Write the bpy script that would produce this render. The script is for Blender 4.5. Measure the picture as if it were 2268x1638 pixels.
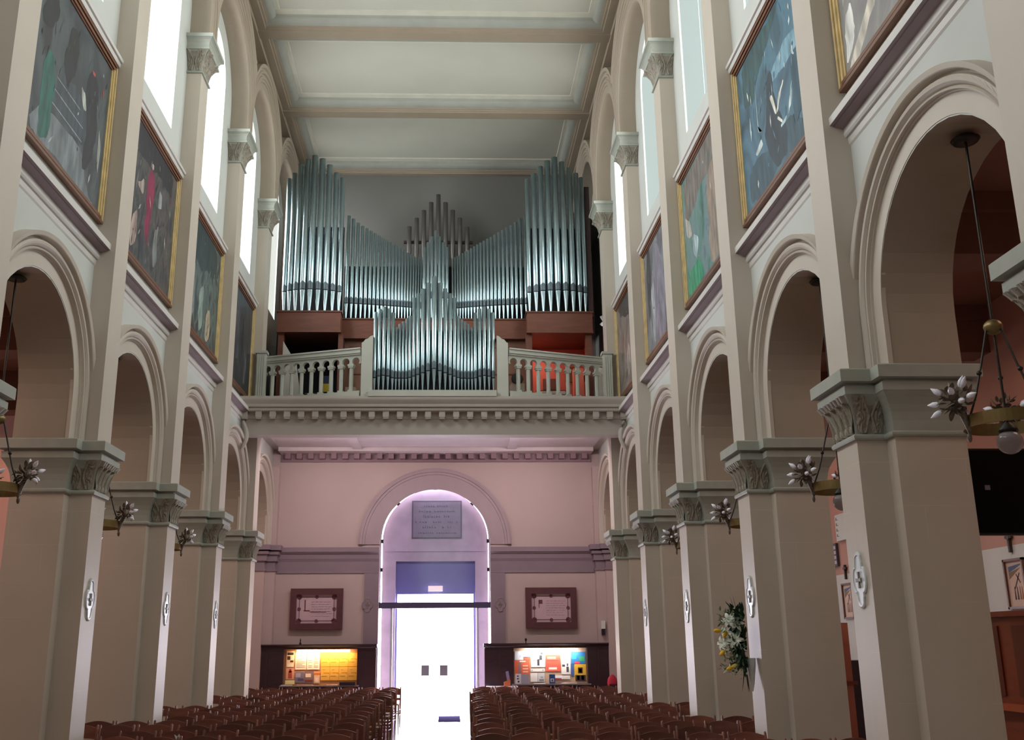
import bpy, bmesh, math, random
from mathutils import Vector, Matrix
PI = math.pi
R = random.Random(7)
for o in list(bpy.data.objects): bpy.data.objects.remove(o)
SC = bpy.context.scene
COL = SC.collection

# ------------------------------------------------------------------ camera
W_PX, H_PX, F_PX, CX_PX = 2268, 1638, 2212.9, 1054.6
YAW, PITCH, ROLL = 0.02893, 0.26586, -0.00584
cam_data = bpy.data.cameras.new('camera'); cam = bpy.data.objects.new('camera', cam_data); COL.objects.link(cam)
fwd = Vector((math.sin(YAW)*math.cos(PITCH), math.cos(YAW)*math.cos(PITCH), math.sin(PITCH)))
right = Vector((math.cos(YAW), -math.sin(YAW), 0)); up = right.cross(fwd)
r2 = math.cos(ROLL)*right + math.sin(ROLL)*up; u2 = -math.sin(ROLL)*right + math.cos(ROLL)*up
M = Matrix((r2, u2, -fwd)).transposed().to_4x4(); M.translation = Vector((0.310, 0.0, 1.83))
cam.matrix_world = M
cam_data.sensor_width = 36; cam_data.lens = F_PX/W_PX*36; cam_data.shift_x = (W_PX/2-CX_PX)/W_PX
cam_data.clip_start = 0.05; cam_data.clip_end = 300
SC.camera = cam

# ------------------------------------------------------------------ view
SC.view_settings.view_transform = 'Standard'; SC.view_settings.look = 'None'
SC.view_settings.gamma = 1.0; SC.view_settings.exposure = 0.28; SC.view_settings.use_curve_mapping = False
SC.cycles.max_bounces = 10; SC.cycles.diffuse_bounces = 6; SC.cycles.glossy_bounces = 3
SC.cycles.transparent_max_bounces = 12; SC.cycles.caustics_reflective = False; SC.cycles.caustics_refractive = False
SC.cycles.sample_clamp_indirect = 4.0

# ------------------------------------------------------------------ sky: a bright hazy day, brightest away from the nave axis
wld = bpy.data.worlds.new('sky'); SC.world = wld; wld.use_nodes = True
nt = wld.node_tree; N = nt.nodes; L = nt.links; N.clear()
out = N.new('ShaderNodeOutputWorld'); bg = N.new('ShaderNodeBackground'); L.new(bg.outputs[0], out.inputs[0])
tc = N.new('ShaderNodeTexCoord'); sp = N.new('ShaderNodeSeparateXYZ'); vn = N.new('ShaderNodeVectorMath'); vn.operation = 'NORMALIZE'; L.new(tc.outputs['Generated'], vn.inputs[0]); L.new(vn.outputs[0], sp.inputs[0])
mr = N.new('ShaderNodeMapRange'); mr.inputs[1].default_value = -1; mr.inputs[2].default_value = 1; L.new(sp.outputs[0], mr.inputs[0])
cr = N.new('ShaderNodeValToRGB'); L.new(mr.outputs[0], cr.inputs[0])
SKY = [(0.0, (1.00, 1.0, 1.0), 10.5), (0.25, (1.0, 1.0, 1.0), 9.5), (0.345, (0.86, 1.0, 1.02), 1.7), (0.43, (0.90, 1.0, 1.0), 1.25),
       (0.56, (0.90, 1.0, 0.96), 0.56), (0.64, (0.88, 1.0, 0.96), 0.60), (0.78, (1.0, 1.0, .98), 8.0), (1.0, (1.0, 1.0, 0.96), 9.5)]
els = cr.color_ramp.elements
for p, c, s in SKY:
    e = els[0] if p == 0 else (els[len(els)-1] if p == 1 else els.new(p)); e.color = (c[0]*s/10, c[1]*s/10, c[2]*s/10, 1)
def wmap(src, a, b):
    m = N.new('ShaderNodeMapRange'); m.interpolation_type = 'SMOOTHSTEP'; m.inputs[1].default_value = a; m.inputs[2].default_value = b
    L.new(src, m.inputs[0]); return m.outputs[0]
mu = N.new('ShaderNodeMath'); mu.operation = 'MULTIPLY'
L.new(wmap(sp.outputs[1], 0.80, 0.92), mu.inputs[0]); iv = N.new('ShaderNodeMath'); iv.operation = 'SUBTRACT'; iv.inputs[0].default_value = 1.0; L.new(wmap(sp.outputs[2], 0.2, 0.32), iv.inputs[1]); L.new(iv.outputs[0], mu.inputs[1])
mx = N.new('ShaderNodeMix'); mx.data_type = 'RGBA'; L.new(mu.outputs[0], mx.inputs[0]); L.new(cr.outputs[0], mx.inputs[6]); mx.inputs[7].default_value = (1.2, 1.15, 1.3, 1)
L.new(mx.outputs[2], bg.inputs[0]); bg.inputs[1].default_value = 10.0

def portal(loc, rot, sx, sy, name='window_daylight'):
    d = bpy.data.lights.new(name, 'AREA'); d.shape = 'RECTANGLE'; d.size = sx; d.size_y = sy; d.cycles.is_portal = True
    o = bpy.data.objects.new(name, d); o.location = loc; o.rotation_euler = rot; COL.objects.link(o); return o
def area(loc, rot, sx, sy, power, color, name='lamp'):
    d = bpy.data.lights.new(name, 'AREA'); d.shape = 'RECTANGLE'; d.size = sx; d.size_y = sy; d.energy = power; d.color = color
    o = bpy.data.objects.new(name, d); o.location = loc; o.rotation_euler = rot; COL.objects.link(o); return o
def point(loc, power, color, r=0.1, name='lamp'):
    d = bpy.data.lights.new(name, 'POINT'); d.energy = power; d.color = color; d.shadow_soft_size = r
    o = bpy.data.objects.new(name, d); o.location = loc; COL.objects.link(o); return o
# key dimensions (metres)
BAY = 3.502
def PY(i): return 9.419 + BAY*i            # centre of pier i
Y_END = 26.93; Y_START = -9.8
XP, XB, XO, XW = 4.165, 4.45, 5.12, 4.43   # pilaster face, pier body face, pier outer face, wall plane
XA = 7.6                                    # aisle outer wall
Z_CEIL = 15.36; Z_BEAM = 15.12
WIN = range(-1, 5)                          # window bays between pier i-1 and i
for i in WIN:
    yc = PY(i)-BAY/2
    portal((-4.6, yc, 12.2), (0, -PI/2, 0), 3.9, 1.75); portal((4.6, yc, 12.2), (0, PI/2, 0), 3.9, 1.75)
portal((-0.03, 27.9, 1.6), (-PI/2, 0, 0), 2.2, 3.2, 'door_daylight')
area((-.03, 27.8, 1.56), (-PI/2, 0, 0), 2.1, 3.0, 330, (.93, .88, 1.0), 'door_daylight')
portal((0, Y_START+0.1, 8.0), (PI/2, 0, 0), 3.0, 7.0, 'choir_window_daylight')
for gx in (-2.4, 2.4): area((gx, 23.6, 6.55), (0.75, 0, 0), 2.2, .15, 58, (1.0, .86, .86), 'gallery_fill')  # unseen fill added under the gallery to brighten the entrance wall
# unseen warm fill lights added under the aisle ceilings
for s in (-1, 1):
    for i in (-2, -1, 0, 1, 2, 3, 4, 5):
        area((s*6.35, PY(i)-BAY/2, 5.45), (0, 0, 0), 1.2, 1.2, (10 if s > 0 else 18), (1.0, 0.66, 0.52), 'aisle_fill')

# ------------------------------------------------------------------ helpers
def lin(h):
    h = h.lstrip('#'); c = [int(h[i:i+2], 16)/255 for i in (0, 2, 4)]
    return tuple(x/12.92 if x <= .04045 else ((x+.055)/1.055)**2.4 for x in c)
MATS = {}
def mat(name, col, rough=0.7, metal=0.0, var=0.06, scale=3.0, bump=0.0, emit=None, estr=0.0, bricks=False, objvar=0.0, spec=0.5, stretch=None, alpha=None, trans=0.0, tint2=None):
    if name in MATS: return MATS[name]
    m = bpy.data.materials.new(name); m.use_nodes = True; t = m.node_tree; n = t.nodes; l = t.links
    b = n['Principled BSDF']; c = lin(col) if isinstance(col, str) else col
    b.inputs['Roughness'].default_value = rough; b.inputs['Metallic'].default_value = metal
    b.inputs['Specular IOR Level'].default_value = spec
    tcd = n.new('ShaderNodeTexCoord'); mp = n.new('ShaderNodeMapping'); l.new(tcd.outputs['Object'], mp.inputs[0])
    if stretch: mp.inputs['Scale'].default_value = stretch
    no = n.new('ShaderNodeTexNoise'); no.inputs['Scale'].default_value = scale; no.inputs['Detail'].default_value = 5; l.new(mp.outputs[0], no.inputs['Vector'])
    rp = n.new('ShaderNodeValToRGB'); l.new(no.outputs[0], rp.inputs[0])
    c2 = lin(tint2) if tint2 else None
    lo = tuple(max(0, x*(1-var)) for x in c) ; hi = c2 if c2 else tuple(min(1, x*(1+var)) for x in c)
    rp.color_ramp.elements[0].position = 0.3; rp.color_ramp.elements[0].color = (*lo, 1)
    rp.color_ramp.elements[1].position = 0.7; rp.color_ramp.elements[1].color = (*hi, 1)
    col_out = rp.outputs[0]
    if bricks:
        sx = n.new('ShaderNodeSeparateXYZ'); l.new(tcd.outputs['Object'], sx.inputs[0])
        ad = n.new('ShaderNodeMath'); l.new(sx.outputs[0], ad.inputs[0]); l.new(sx.outputs[1], ad.inputs[1])
        cb = n.new('ShaderNodeCombineXYZ'); l.new(ad.outputs[0], cb.inputs[0]); l.new(sx.outputs[2], cb.inputs[1])
        bk = n.new('ShaderNodeTexBrick'); l.new(cb.outputs[0], bk.inputs['Vector'])
        bk.inputs['Scale'].default_value = 1; bk.inputs['Brick Width'].default_value = 0.86; bk.inputs['Row Height'].default_value = 0.43
        bk.inputs['Mortar Size'].default_value = 0.0035; bk.inputs['Mortar Smooth'].default_value = 0.6
        l.new(col_out, bk.inputs['Color1']); l.new(col_out, bk.inputs['Color2'])
        bk.inputs['Mortar'].default_value = (*[min(1, x*1.16) for x in c], 1)
        n2 = n.new('ShaderNodeTexNoise'); n2.inputs['Scale'].default_value = 1.7; l.new(tcd.outputs['Object'], n2.inputs['Vector'])
        mk = n.new('ShaderNodeMapRange'); mk.inputs[1].default_value = .48; mk.inputs[2].default_value = .62; l.new(n2.outputs[0], mk.inputs[0])
        mm = n.new('ShaderNodeMix'); mm.data_type = 'RGBA'; l.new(mk.outputs[0], mm.inputs[0]); l.new(col_out, mm.inputs[6]); l.new(bk.outputs[0], mm.inputs[7])
        col_out = mm.outputs[2]
    if objvar:
        oi = n.new('ShaderNodeObjectInfo'); hs = n.new('ShaderNodeHueSaturation'); m1 = n.new('ShaderNodeMapRange')
        m1.inputs[3].default_value = 1-objvar; m1.inputs[4].default_value = 1+objvar; l.new(oi.outputs['Random'], m1.inputs[0]); l.new(m1.outputs[0], hs.inputs['Value'])
        l.new(col_out, hs.inputs['Color']); col_out = hs.outputs[0]
    l.new(col_out, b.inputs['Base Color'])
    if bump:
        bp = n.new('ShaderNodeBump'); bp.inputs['Strength'].default_value = bump; bp.inputs['Distance'].default_value = 0.02
        nb = n.new('ShaderNodeTexNoise'); nb.inputs['Scale'].default_value = scale*6; l.new(mp.outputs[0], nb.inputs['Vector']); l.new(nb.outputs[0], bp.inputs['Height']); l.new(bp.outputs[0], b.inputs['Normal'])
    if emit:
        b.inputs['Emission Color'].default_value = (*(lin(emit) if isinstance(emit, str) else emit), 1); b.inputs['Emission Strength'].default_value = estr
    if trans: b.inputs['Transmission Weight'].default_value = trans
    MATS[name] = m; return m
def glass(name, col, gloss=0.06, diff=0.0):
    if name in MATS: return MATS[name]
    m = bpy.data.materials.new(name); m.use_nodes = True; n = m.node_tree.nodes; l = m.node_tree.links; n.clear()
    o = n.new('ShaderNodeOutputMaterial'); t = n.new('ShaderNodeBsdfTransparent'); t.inputs[0].default_value = (*col, 1)
    g = n.new('ShaderNodeBsdfGlossy'); g.inputs['Roughness'].default_value = 0.08
    x = n.new('ShaderNodeMixShader'); x.inputs[0].default_value = gloss; l.new(t.outputs[0], x.inputs[1]); l.new(g.outputs[0], x.inputs[2])
    last = x.outputs[0]
    if diff:
        d = n.new('ShaderNodeBsdfTranslucent'); d.inputs[0].default_value = (.9, .9, .92, 1); y = n.new('ShaderNodeMixShader'); y.inputs[0].default_value = diff
        l.new(last, y.inputs[1]); l.new(d.outputs[0], y.inputs[2]); last = y.outputs[0]
    l.new(last, o.inputs[0]); MATS[name] = m; return m

class MB:
    def __init__(s): s.v = []; s.f = []; s.m = []; s.sm = []
    def add(s, vs, fs, mi=0, smooth=False):
        b = len(s.v); s.v += [tuple(p) for p in vs]
        for f in fs: s.f.append([b+i for i in f]); s.m.append(mi); s.sm.append(smooth)
        return s
    def box(s, x0, x1, y0, y1, z0, z1, mi=0):
        if x0 > x1: x0, x1 = x1, x0
        if y0 > y1: y0, y1 = y1, y0
        v = [(x, y, z) for z in (z0, z1) for y in (y0, y1) for x in (x0, x1)]
        return s.add(v, [(0, 2, 3, 1), (4, 5, 7, 6), (0, 1, 5, 4), (2, 6, 7, 3), (0, 4, 6, 2), (1, 3, 7, 5)], mi)
    def obox(s, c, ax, ay, az, mi=0):   # oriented box: centre, half-axis vectors
        c = Vector(c); ax = Vector(ax); ay = Vector(ay); az = Vector(az)
        v = [c+i*ax+j*ay+k*az for k in (-1, 1) for j in (-1, 1) for i in (-1, 1)]
        return s.add(v, [(0, 2, 3, 1), (4, 5, 7, 6), (0, 1, 5, 4), (2, 6, 7, 3), (0, 4, 6, 2), (1, 3, 7, 5)], mi)
    def poly(s, pts, mi=0): return s.add(pts, [tuple(range(len(pts)))], mi)
    def prism(s, pts, off, mi=0):       # 3D polygon extruded by vector
        o = Vector(off); n = len(pts); v = [Vector(p) for p in pts]+[Vector(p)+o for p in pts]
        return s.add(v, [tuple(range(n))[::-1], tuple(range(n, 2*n))]+[(i, (i+1) % n, n+(i+1) % n, n+i) for i in range(n)], mi)
    def loft(s, rings, mi=0, closed=True, caps=True, smooth=False):
        n = len(rings[0]); v = [p for r in rings for p in r]; f = []
        for k in range(len(rings)-1):
            for i in range(n if closed else n-1):
                j = (i+1) % n; f.append((k*n+i, k*n+j, (k+1)*n+j, (k+1)*n+i))
        s.add(v, f, mi, smooth)
        if caps and closed: s.add(rings[0], [tuple(range(n))[::-1]], mi); s.add(rings[-1], [tuple(range(n))], mi)
        return s
    def lathe(s, c, prof, seg=16, mi=0, axis='z', smooth=True, caps=True):
        rings = []
        for r, h in prof:
            ring = []
            for i in range(seg):
                a = 2*PI*i/seg; x, y = r*math.cos(a), r*math.sin(a)
                ring.append((c[0]+x, c[1]+y, c[2]+h) if axis == 'z' else ((c[0]+h, c[1]+x, c[2]+y) if axis == 'x' else (c[0]+x, c[1]+h, c[2]+y)))
            rings.append(ring)
        return s.loft(rings, mi, True, caps, smooth)
    def tube(s, pts, r, seg=8, mi=0, smooth=True):
        P = [Vector(p) for p in pts]; rings = []; rr = r if isinstance(r, (list, tuple)) else [r]*len(P)
        ref = Vector((0, 0, 1))
        for i, p in enumerate(P):
            d = (P[min(i+1, len(P)-1)]-P[max(i-1, 0)]).normalized()
            if abs(d.dot(ref)) > .95: ref = Vector((1, 0, 0)) if abs(d.x) < .9 else Vector((0, 1, 0))
            a = d.cross(ref).normalized(); b = d.cross(a)
            rings.append([tuple(p+rr[i]*(math.cos(2*PI*k/seg)*a+math.sin(2*PI*k/seg)*b)) for k in range(seg)])
        return s.loft(rings, mi, True, True, smooth)
    def sphere(s, c, r, seg=14, mi=0, sc=(1, 1, 1)):
        rings = []; n = max(5, seg//2)
        for k in range(n+1):
            t = PI*k/n; q = max(math.sin(t), .02)
            rings.append([(c[0]+sc[0]*r*q*math.cos(2*PI*i/seg), c[1]+sc[1]*r*q*math.sin(2*PI*i/seg), c[2]-sc[2]*r*math.cos(t)) for i in range(seg)])
        return s.loft(rings, mi, True, True, True)
    def grid(s, fn, nu, nv, mi=0, smooth=True):
        v = [fn(i/nu, j/nv) for j in range(nv+1) for i in range(nu+1)]
        return s.add(v, [(j*(nu+1)+i, j*(nu+1)+i+1, (j+1)*(nu+1)+i+1, (j+1)*(nu+1)+i) for j in range(nv) for i in range(nu)], mi, smooth)
    def obj(s, name, mats, parent=None, origin=None, recalc=True):
        if not isinstance(mats, (list, tuple)): mats = [mats]
        off = Vector((0, 0, 0))
        p = parent
        while p is not None: off += p.location; p = p.parent
        loc = Vector(origin)-off if origin is not None else Vector((0, 0, 0))
        if origin is None and parent is None and s.v:
            xs, ys, zs = zip(*s.v); loc = Vector(((min(xs)+max(xs))/2, (min(ys)+max(ys))/2, min(zs)))
        tot = off+loc
        me = bpy.data.meshes.new(name); me.from_pydata([tuple(Vector(v)-tot) for v in s.v], [], s.f); me.update()
        for m in mats: me.materials.append(m)
        me.polygons.foreach_set('material_index', s.m); me.polygons.foreach_set('use_smooth', s.sm)
        if recalc:
            b = bmesh.new(); b.from_mesh(me); bmesh.ops.recalc_face_normals(b, faces=b.faces); b.to_mesh(me); b.free()
        o = bpy.data.objects.new(name, me); o.location = loc; COL.objects.link(o)
        if parent: o.parent = parent
        return o
def thing(name, label, cat, loc, group=None):
    o = bpy.data.objects.new(name, None); o.empty_display_size = .1; COL.objects.link(o); o.location = loc
    o['label'] = label; o['category'] = cat
    if group: o['group'] = group
    return o
def tag(o, label, cat, group=None):
    o['label'] = label; o['category'] = cat
    if group: o['group'] = group
    return o
def struct(o): o['kind'] = 'structure'; return o
def dup(root, loc=None, rotz=None):
    r = root.copy(); COL.objects.link(r)
    for k in ('label', 'group', 'category'):
        if k in root: r[k] = root[k]
    if loc is not None: r.location = loc
    if rotz is not None: r.rotation_euler = (0, 0, rotz)
    for ch in list(root.children):
        c = ch.copy(); COL.objects.link(c); c.parent = r
        for g in list(ch.children):
            d = g.copy(); COL.objects.link(d); d.parent = c
    return r

# ------------------------------------------------------------------ materials
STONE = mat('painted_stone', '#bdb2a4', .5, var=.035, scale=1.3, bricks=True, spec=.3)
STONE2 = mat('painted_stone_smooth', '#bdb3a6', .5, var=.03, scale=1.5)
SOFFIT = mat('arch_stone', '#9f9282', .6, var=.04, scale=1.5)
WALLP = mat('wall_plaster', '#bfc2be', .7, var=.03, scale=1.2)
CAPST = mat('capital_stone', '#9da096', .55, var=.06, scale=5)
CARVE = mat('carved_stone', '#8d8678', .55, var=.16, scale=14, bump=.25)
CEILM = mat('ceiling_paint', '#a9a89c', .7, var=.03, scale=1.0)
BEAMM = mat('beam_shade_tone', '#8b7e6d', .6, var=.04, scale=2.0)  # darker tone puts the shade of the beam soffits into colour
PINK = mat('pink_lit_plaster', '#bda8a4', .7, var=.04, scale=1.0)  # warm light under the gallery put into the wall colour
SALMON = mat('salmon_lit_plaster', '#bd8b7b', .75, var=.05, scale=1.0)  # carries the warm light of the upper aisle in its colour
AISLEW = mat('aisle_lower_light', '#cfc9c2', .7, var=.03, scale=1.0)
LILAC = mat('lilac_stone', '#8c7a84', .6, var=.05, scale=2.5)
FLOORM = mat('floor_tiles', '#a59a96', .12, var=.08, scale=2.0, spec=.7)
WOOD = mat('organ_wood', '#6b3d2d', .45, var=.14, scale=3, stretch=(1, 1, 6))
WOODD = mat('dark_wood', '#38222a', .35, var=.2, scale=3, stretch=(1, 1, 5))
PIPE = mat('pipe_metal', '#b0c6cc', .30, metal=.92, var=.05, scale=3)
PIPED = mat('dark_pipe_metal', '#63605d', .5, metal=.6, var=.08, scale=3)
MOUTH = mat('pipe_mouth_metal', '#59646a', .45, metal=.7, var=.08, scale=5)
DARK = mat('dark_recess', '#0b0b12', .8, var=.1)
GOLD = mat('gilded_frame', '#d3bc8a', .4, metal=.15, var=.15, scale=6)
FRAMEW = mat('brown_frame', '#6d4630', .4, var=.12, scale=5)
WHITE = mat('white_paint', '#dcdcd8', .5, var=.02)
BRASS = mat('brass', '#7d6a42', .38, metal=.55, var=.15, scale=8)
IRON = mat('dark_bronze', '#2e2a26', .45, metal=.5, var=.2, scale=12)
BULB = mat('opal_bulb', '#e6e4f0', .2, var=.01)
GLOBE = mat('frosted_globe', '#a9a0a6', .15, var=.06, scale=10, trans=.25)

# ------------------------------------------------------------------ floor, ground, ceiling
b = MB(); b.box(-XA-.3, XA+.3, Y_START, 27.9, -.2, 0); struct(b.obj('floor', FLOORM))
b = MB(); b.box(-60, 60, 27.9, 90, -.25, -.05); struct(b.obj('ground_outside', mat('pale_paving', '#d8d4d2', .8, var=.05, scale=.6)))
b = MB(); b.box(-5.12, 5.12, Y_START, Y_END+.4, Z_CEIL, Z_CEIL+.2); struct(b.obj('ceiling', CEILM))

# ------------------------------------------------------------------ nave walls with arcade and window openings
def hole_panel(mb, s, x1, x2, y0, y1, z0, z1, yc, hw, zb, zs, mf=0, mr_=1, back=True, n=20, mb2=None):
    """wall slab between planes x1 (nave) and x2, with a round-headed opening; reveal faces get mr_"""
    arc = [(yc-hw*math.cos(PI*k/n), zs+hw*math.sin(PI*k/n)) for k in range(n+1)]
    for x in ([x1, x2] if back else [x1]):
        q = lambda y, z: (s*x, y, z)
        mb.poly([q(y0, z0), q(yc-hw, z0), q(yc-hw, z1), q(y0, z1)], mf)
        mb.poly([q(yc+hw, z0), q(y1, z0), q(y1, z1), q(yc+hw, z1)], mf)
        if zb > z0: mb.poly([q(yc-hw, z0), q(yc+hw, z0), q(yc+hw, zb), q(yc-hw, zb)], mf)
        for (ya, za), (yb, zb_) in zip(arc, arc[1:]): mb.poly([q(ya, za), q(yb, zb_), q(yb, z1), q(ya, z1)], mf)
    path = [(yc-hw, zb)]+arc+[(yc+hw, zb)]
    for (ya, za), (yb, zb_) in zip(path, path[1:]):
        mb.add([(s*x1, ya, za), (s*x1, yb, zb_), (s*x2, yb, zb_), (s*x2, ya, za)], [(0, 1, 2, 3)], mr_, False)
    if zb > z0: mb.poly([(s*x1, yc-hw, zb), (s*x1, yc+hw, zb), (s*x2, yc+hw, zb), (s*x2, yc-hw, zb)], mr_)
AZ = 4.82; AR = 1.22      # arcade arch spring height and radius
for s, nm in ((-1, 'wall_left'), (1, 'wall_right')):
    b = MB()
    for i in range(-5, 6):
        yc = PY(i)-BAY/2; y0, y1 = yc-BAY/2, yc+BAY/2
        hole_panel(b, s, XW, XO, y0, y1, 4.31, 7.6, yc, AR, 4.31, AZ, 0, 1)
        b.box(s*XW, s*XO, y0, y1, 7.6, 9.9)
        if i in WIN or (i == 5 and s < 0): hole_panel(b, s, XW, XW+.03, y0, y1, 9.9, Z_CEIL, yc, .86, 10.32, 13.2, 0, 0)
        else: b.box(s*XW, s*XO, y0, y1, 9.9, Z_CEIL)
        if i < -1 or i == -5:   # piers behind the photographer
            b.box(s*XP, s*XO, PY(i)-.25, PY(i)+.25, 0, Z_CEIL, 2); b.box(s*XB, s*XO, PY(i)-.43, PY(i)+.43, 0, 4.32, 2)
    b.box(s*XW, s*XO, Y_START, PY(-5)-BAY+.001, 0, Z_CEIL)
    struct(b.obj(nm, [WALLP, SOFFIT, STONE], recalc=False))
portal((-4.6, PY(5)-BAY/2, 12.2), (0, -PI/2, 0), 3.9, 1.75)
# aisles
for s, nm in ((-1, 'wall_aisle_left'), (1, 'wall_aisle_right')):
    b = MB(); b.box(s*XA, s*(XA+.3), Y_START, Y_END, 3.0, 6.4, 0); b.box(s*XA, s*(XA+.3), Y_START, Y_END, 0, 3.0, 1); struct(b.obj(nm, [SALMON, AISLEW]))  # salmon above pale: lighting gradient painted onto one wall
    b = MB(); b.box(s*XO, s*(XA+.3), Y_START, Y_END+.3, 6.2, 6.4, 0); struct(b.obj('ceiling_aisle', mat('aisle_ceiling_paint', '#8a6152', .7)))
    b = MB(); b.box(s*XO, s*(XA+.3), Y_END, Y_END+.3, 0, 6.4); struct(b.obj('wall_aisle_end', SALMON))
    b = MB(); b.box(s*XO, s*(XA+.3), Y_START-.3, Y_START, 0, 6.4); struct(b.obj('wall_aisle_choir', SALMON))
# choir end behind the photographer
b = MB()
b.box(-5.12, -1.5, Y_START-.3, Y_START, 0, Z_CEIL); b.box(1.5, 5.12, Y_START-.3, Y_START, 0, Z_CEIL); b.box(-1.5, 1.5, Y_START-.3, Y_START, 0, 4.5); b.box(-1.5, 1.5, Y_START-.3, Y_START, 11.5, Z_CEIL)
struct(b.obj('wall_choir', STONE2))

# windows
wn = 0
for s in (-1, 1):
    for i in list(WIN)+([5] if s < 0 else []):
        if i < 0: continue
        yc = PY(i)-BAY/2; wn += 1
        x = XW+.012
        b = MB()
        n = 20; arc = [(yc-.86*math.cos(PI*k/n), 13.2+.86*math.sin(PI*k/n)) for k in range(n+1)]
        b.prism([(s*x, yc-.86, 10.32)]+[(s*x, y, z) for y, z in arc]+[(s*x, yc+.86, 10.32)], (s*.012, 0, 0))
        w = struct(b.obj('window_%d' % wn, glass('window_glass', (.97, .99, .99), .03)))
        b = MB()
        for yy in (-.3,): b.box(s*(x+.02), s*(x+.03), yc+yy-.004, yc+yy+.004, 10.33, 13.95)
        b.obj('glazing_bar', mat('window_bars', '#aab0ad', .6), w)

# archivolts over the arcade
def arch_ring(mb, s, yc, zs, prof, clip, zbase, n=40, mi=0, strip=True):
    cols = []
    for x, r in prof:
        a0 = math.acos(min(1.0, clip/r)) if r > clip else 0.0
        pts = []
        for k in range(n+1):
            a = a0+(PI-2*a0)*k/n; pts.append((s*x, yc-r*math.cos(a), zs+r*math.sin(a)))
        cols.append((x, r, pts))
    for (xa, ra, pa), (xb, rb, pb) in zip(cols, cols[1:]):
        mb.loft([pa, pb], mi, closed=False, caps=False, smooth=False)
    for (xa, ra, _), (xb, rb, _) in zip(cols, cols[1:]):
        for sg in (-1, 1):
            if max(ra, rb) <= clip+.001:
                mb.poly([(s*xa, yc+sg*ra, zbase), (s*xb, yc+sg*rb, zbase), (s*xb, yc+sg*rb, zs), (s*xa, yc+sg*ra, zs)], mi)
PROF = [(4.47, AR-.006), (4.424, AR-.006), (4.424, 1.385), (4.40, 1.39), (4.40, 1.40), (4.365, 1.405), (4.36, 1.42), (4.375, 1.43), (4.385, 1.435), (4.36, 1.445), (4.335, 1.465), (4.328, 1.49), (4.345, 1.515), (4.385, 1.525), (4.39, 1.545), (4.375, 1.555), (4.31, 1.558), (4.30, 1.565), (4.285, 1.61), (4.44, 1.62)]
SIDE = {-1: 'wall facing the flowers', 1: 'wall on the flower side'}
ORD = {-1: 'nearest the altar end', 0: 'second from the altar end', 1: 'third from the altar end', 2: 'fourth from the altar end', 3: 'next before the gallery front', 4: 'meeting the gallery front', 5: 'under the gallery'}
for s in (-1, 1):
    for i in range(0, 6):
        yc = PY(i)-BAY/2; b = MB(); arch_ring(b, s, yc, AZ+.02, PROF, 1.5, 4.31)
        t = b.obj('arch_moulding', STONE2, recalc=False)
        tag(t, 'moulded arcade arch surround %s, %s' % (ORD[i-1] if i < 5 else 'under the organ gallery', SIDE[s]), 'arch', 'arcade arch surrounds')

# nave string course, picture cornice (continuous mouldings)
tn = 0
CORN = [(4.43, 6.71), (4.415, 6.73), (4.405, 6.80), (4.385, 6.805), (4.37, 6.83), (4.37, 6.90), (4.345, 6.905), (4.275, 6.925), (4.272, 6.935), (4.235, 6.94), (4.23, 7.02), (4.24, 7.035), (4.43, 7.05)]
TOPM = [(4.43, 9.70), (4.35, 9.705), (4.34, 9.73), (4.335, 9.76), (4.31, 9.77), (4.30, 9.81), (4.43, 9.83)]
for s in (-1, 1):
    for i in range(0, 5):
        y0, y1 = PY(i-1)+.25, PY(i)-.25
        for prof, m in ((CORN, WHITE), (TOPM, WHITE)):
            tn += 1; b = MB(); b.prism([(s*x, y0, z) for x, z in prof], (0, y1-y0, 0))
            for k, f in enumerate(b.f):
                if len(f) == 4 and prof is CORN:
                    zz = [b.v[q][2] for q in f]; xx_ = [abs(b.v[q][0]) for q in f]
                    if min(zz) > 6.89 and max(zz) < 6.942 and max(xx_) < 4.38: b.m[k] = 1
            struct(b.obj('trim_%d' % tn, [mat('cornice_paint', '#c9c6c2', .5, var=.03), mat('cornice_shade_mauve', '#93838a', .6)]))  # mauve underside band deepens the shade below the slab in colour

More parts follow.
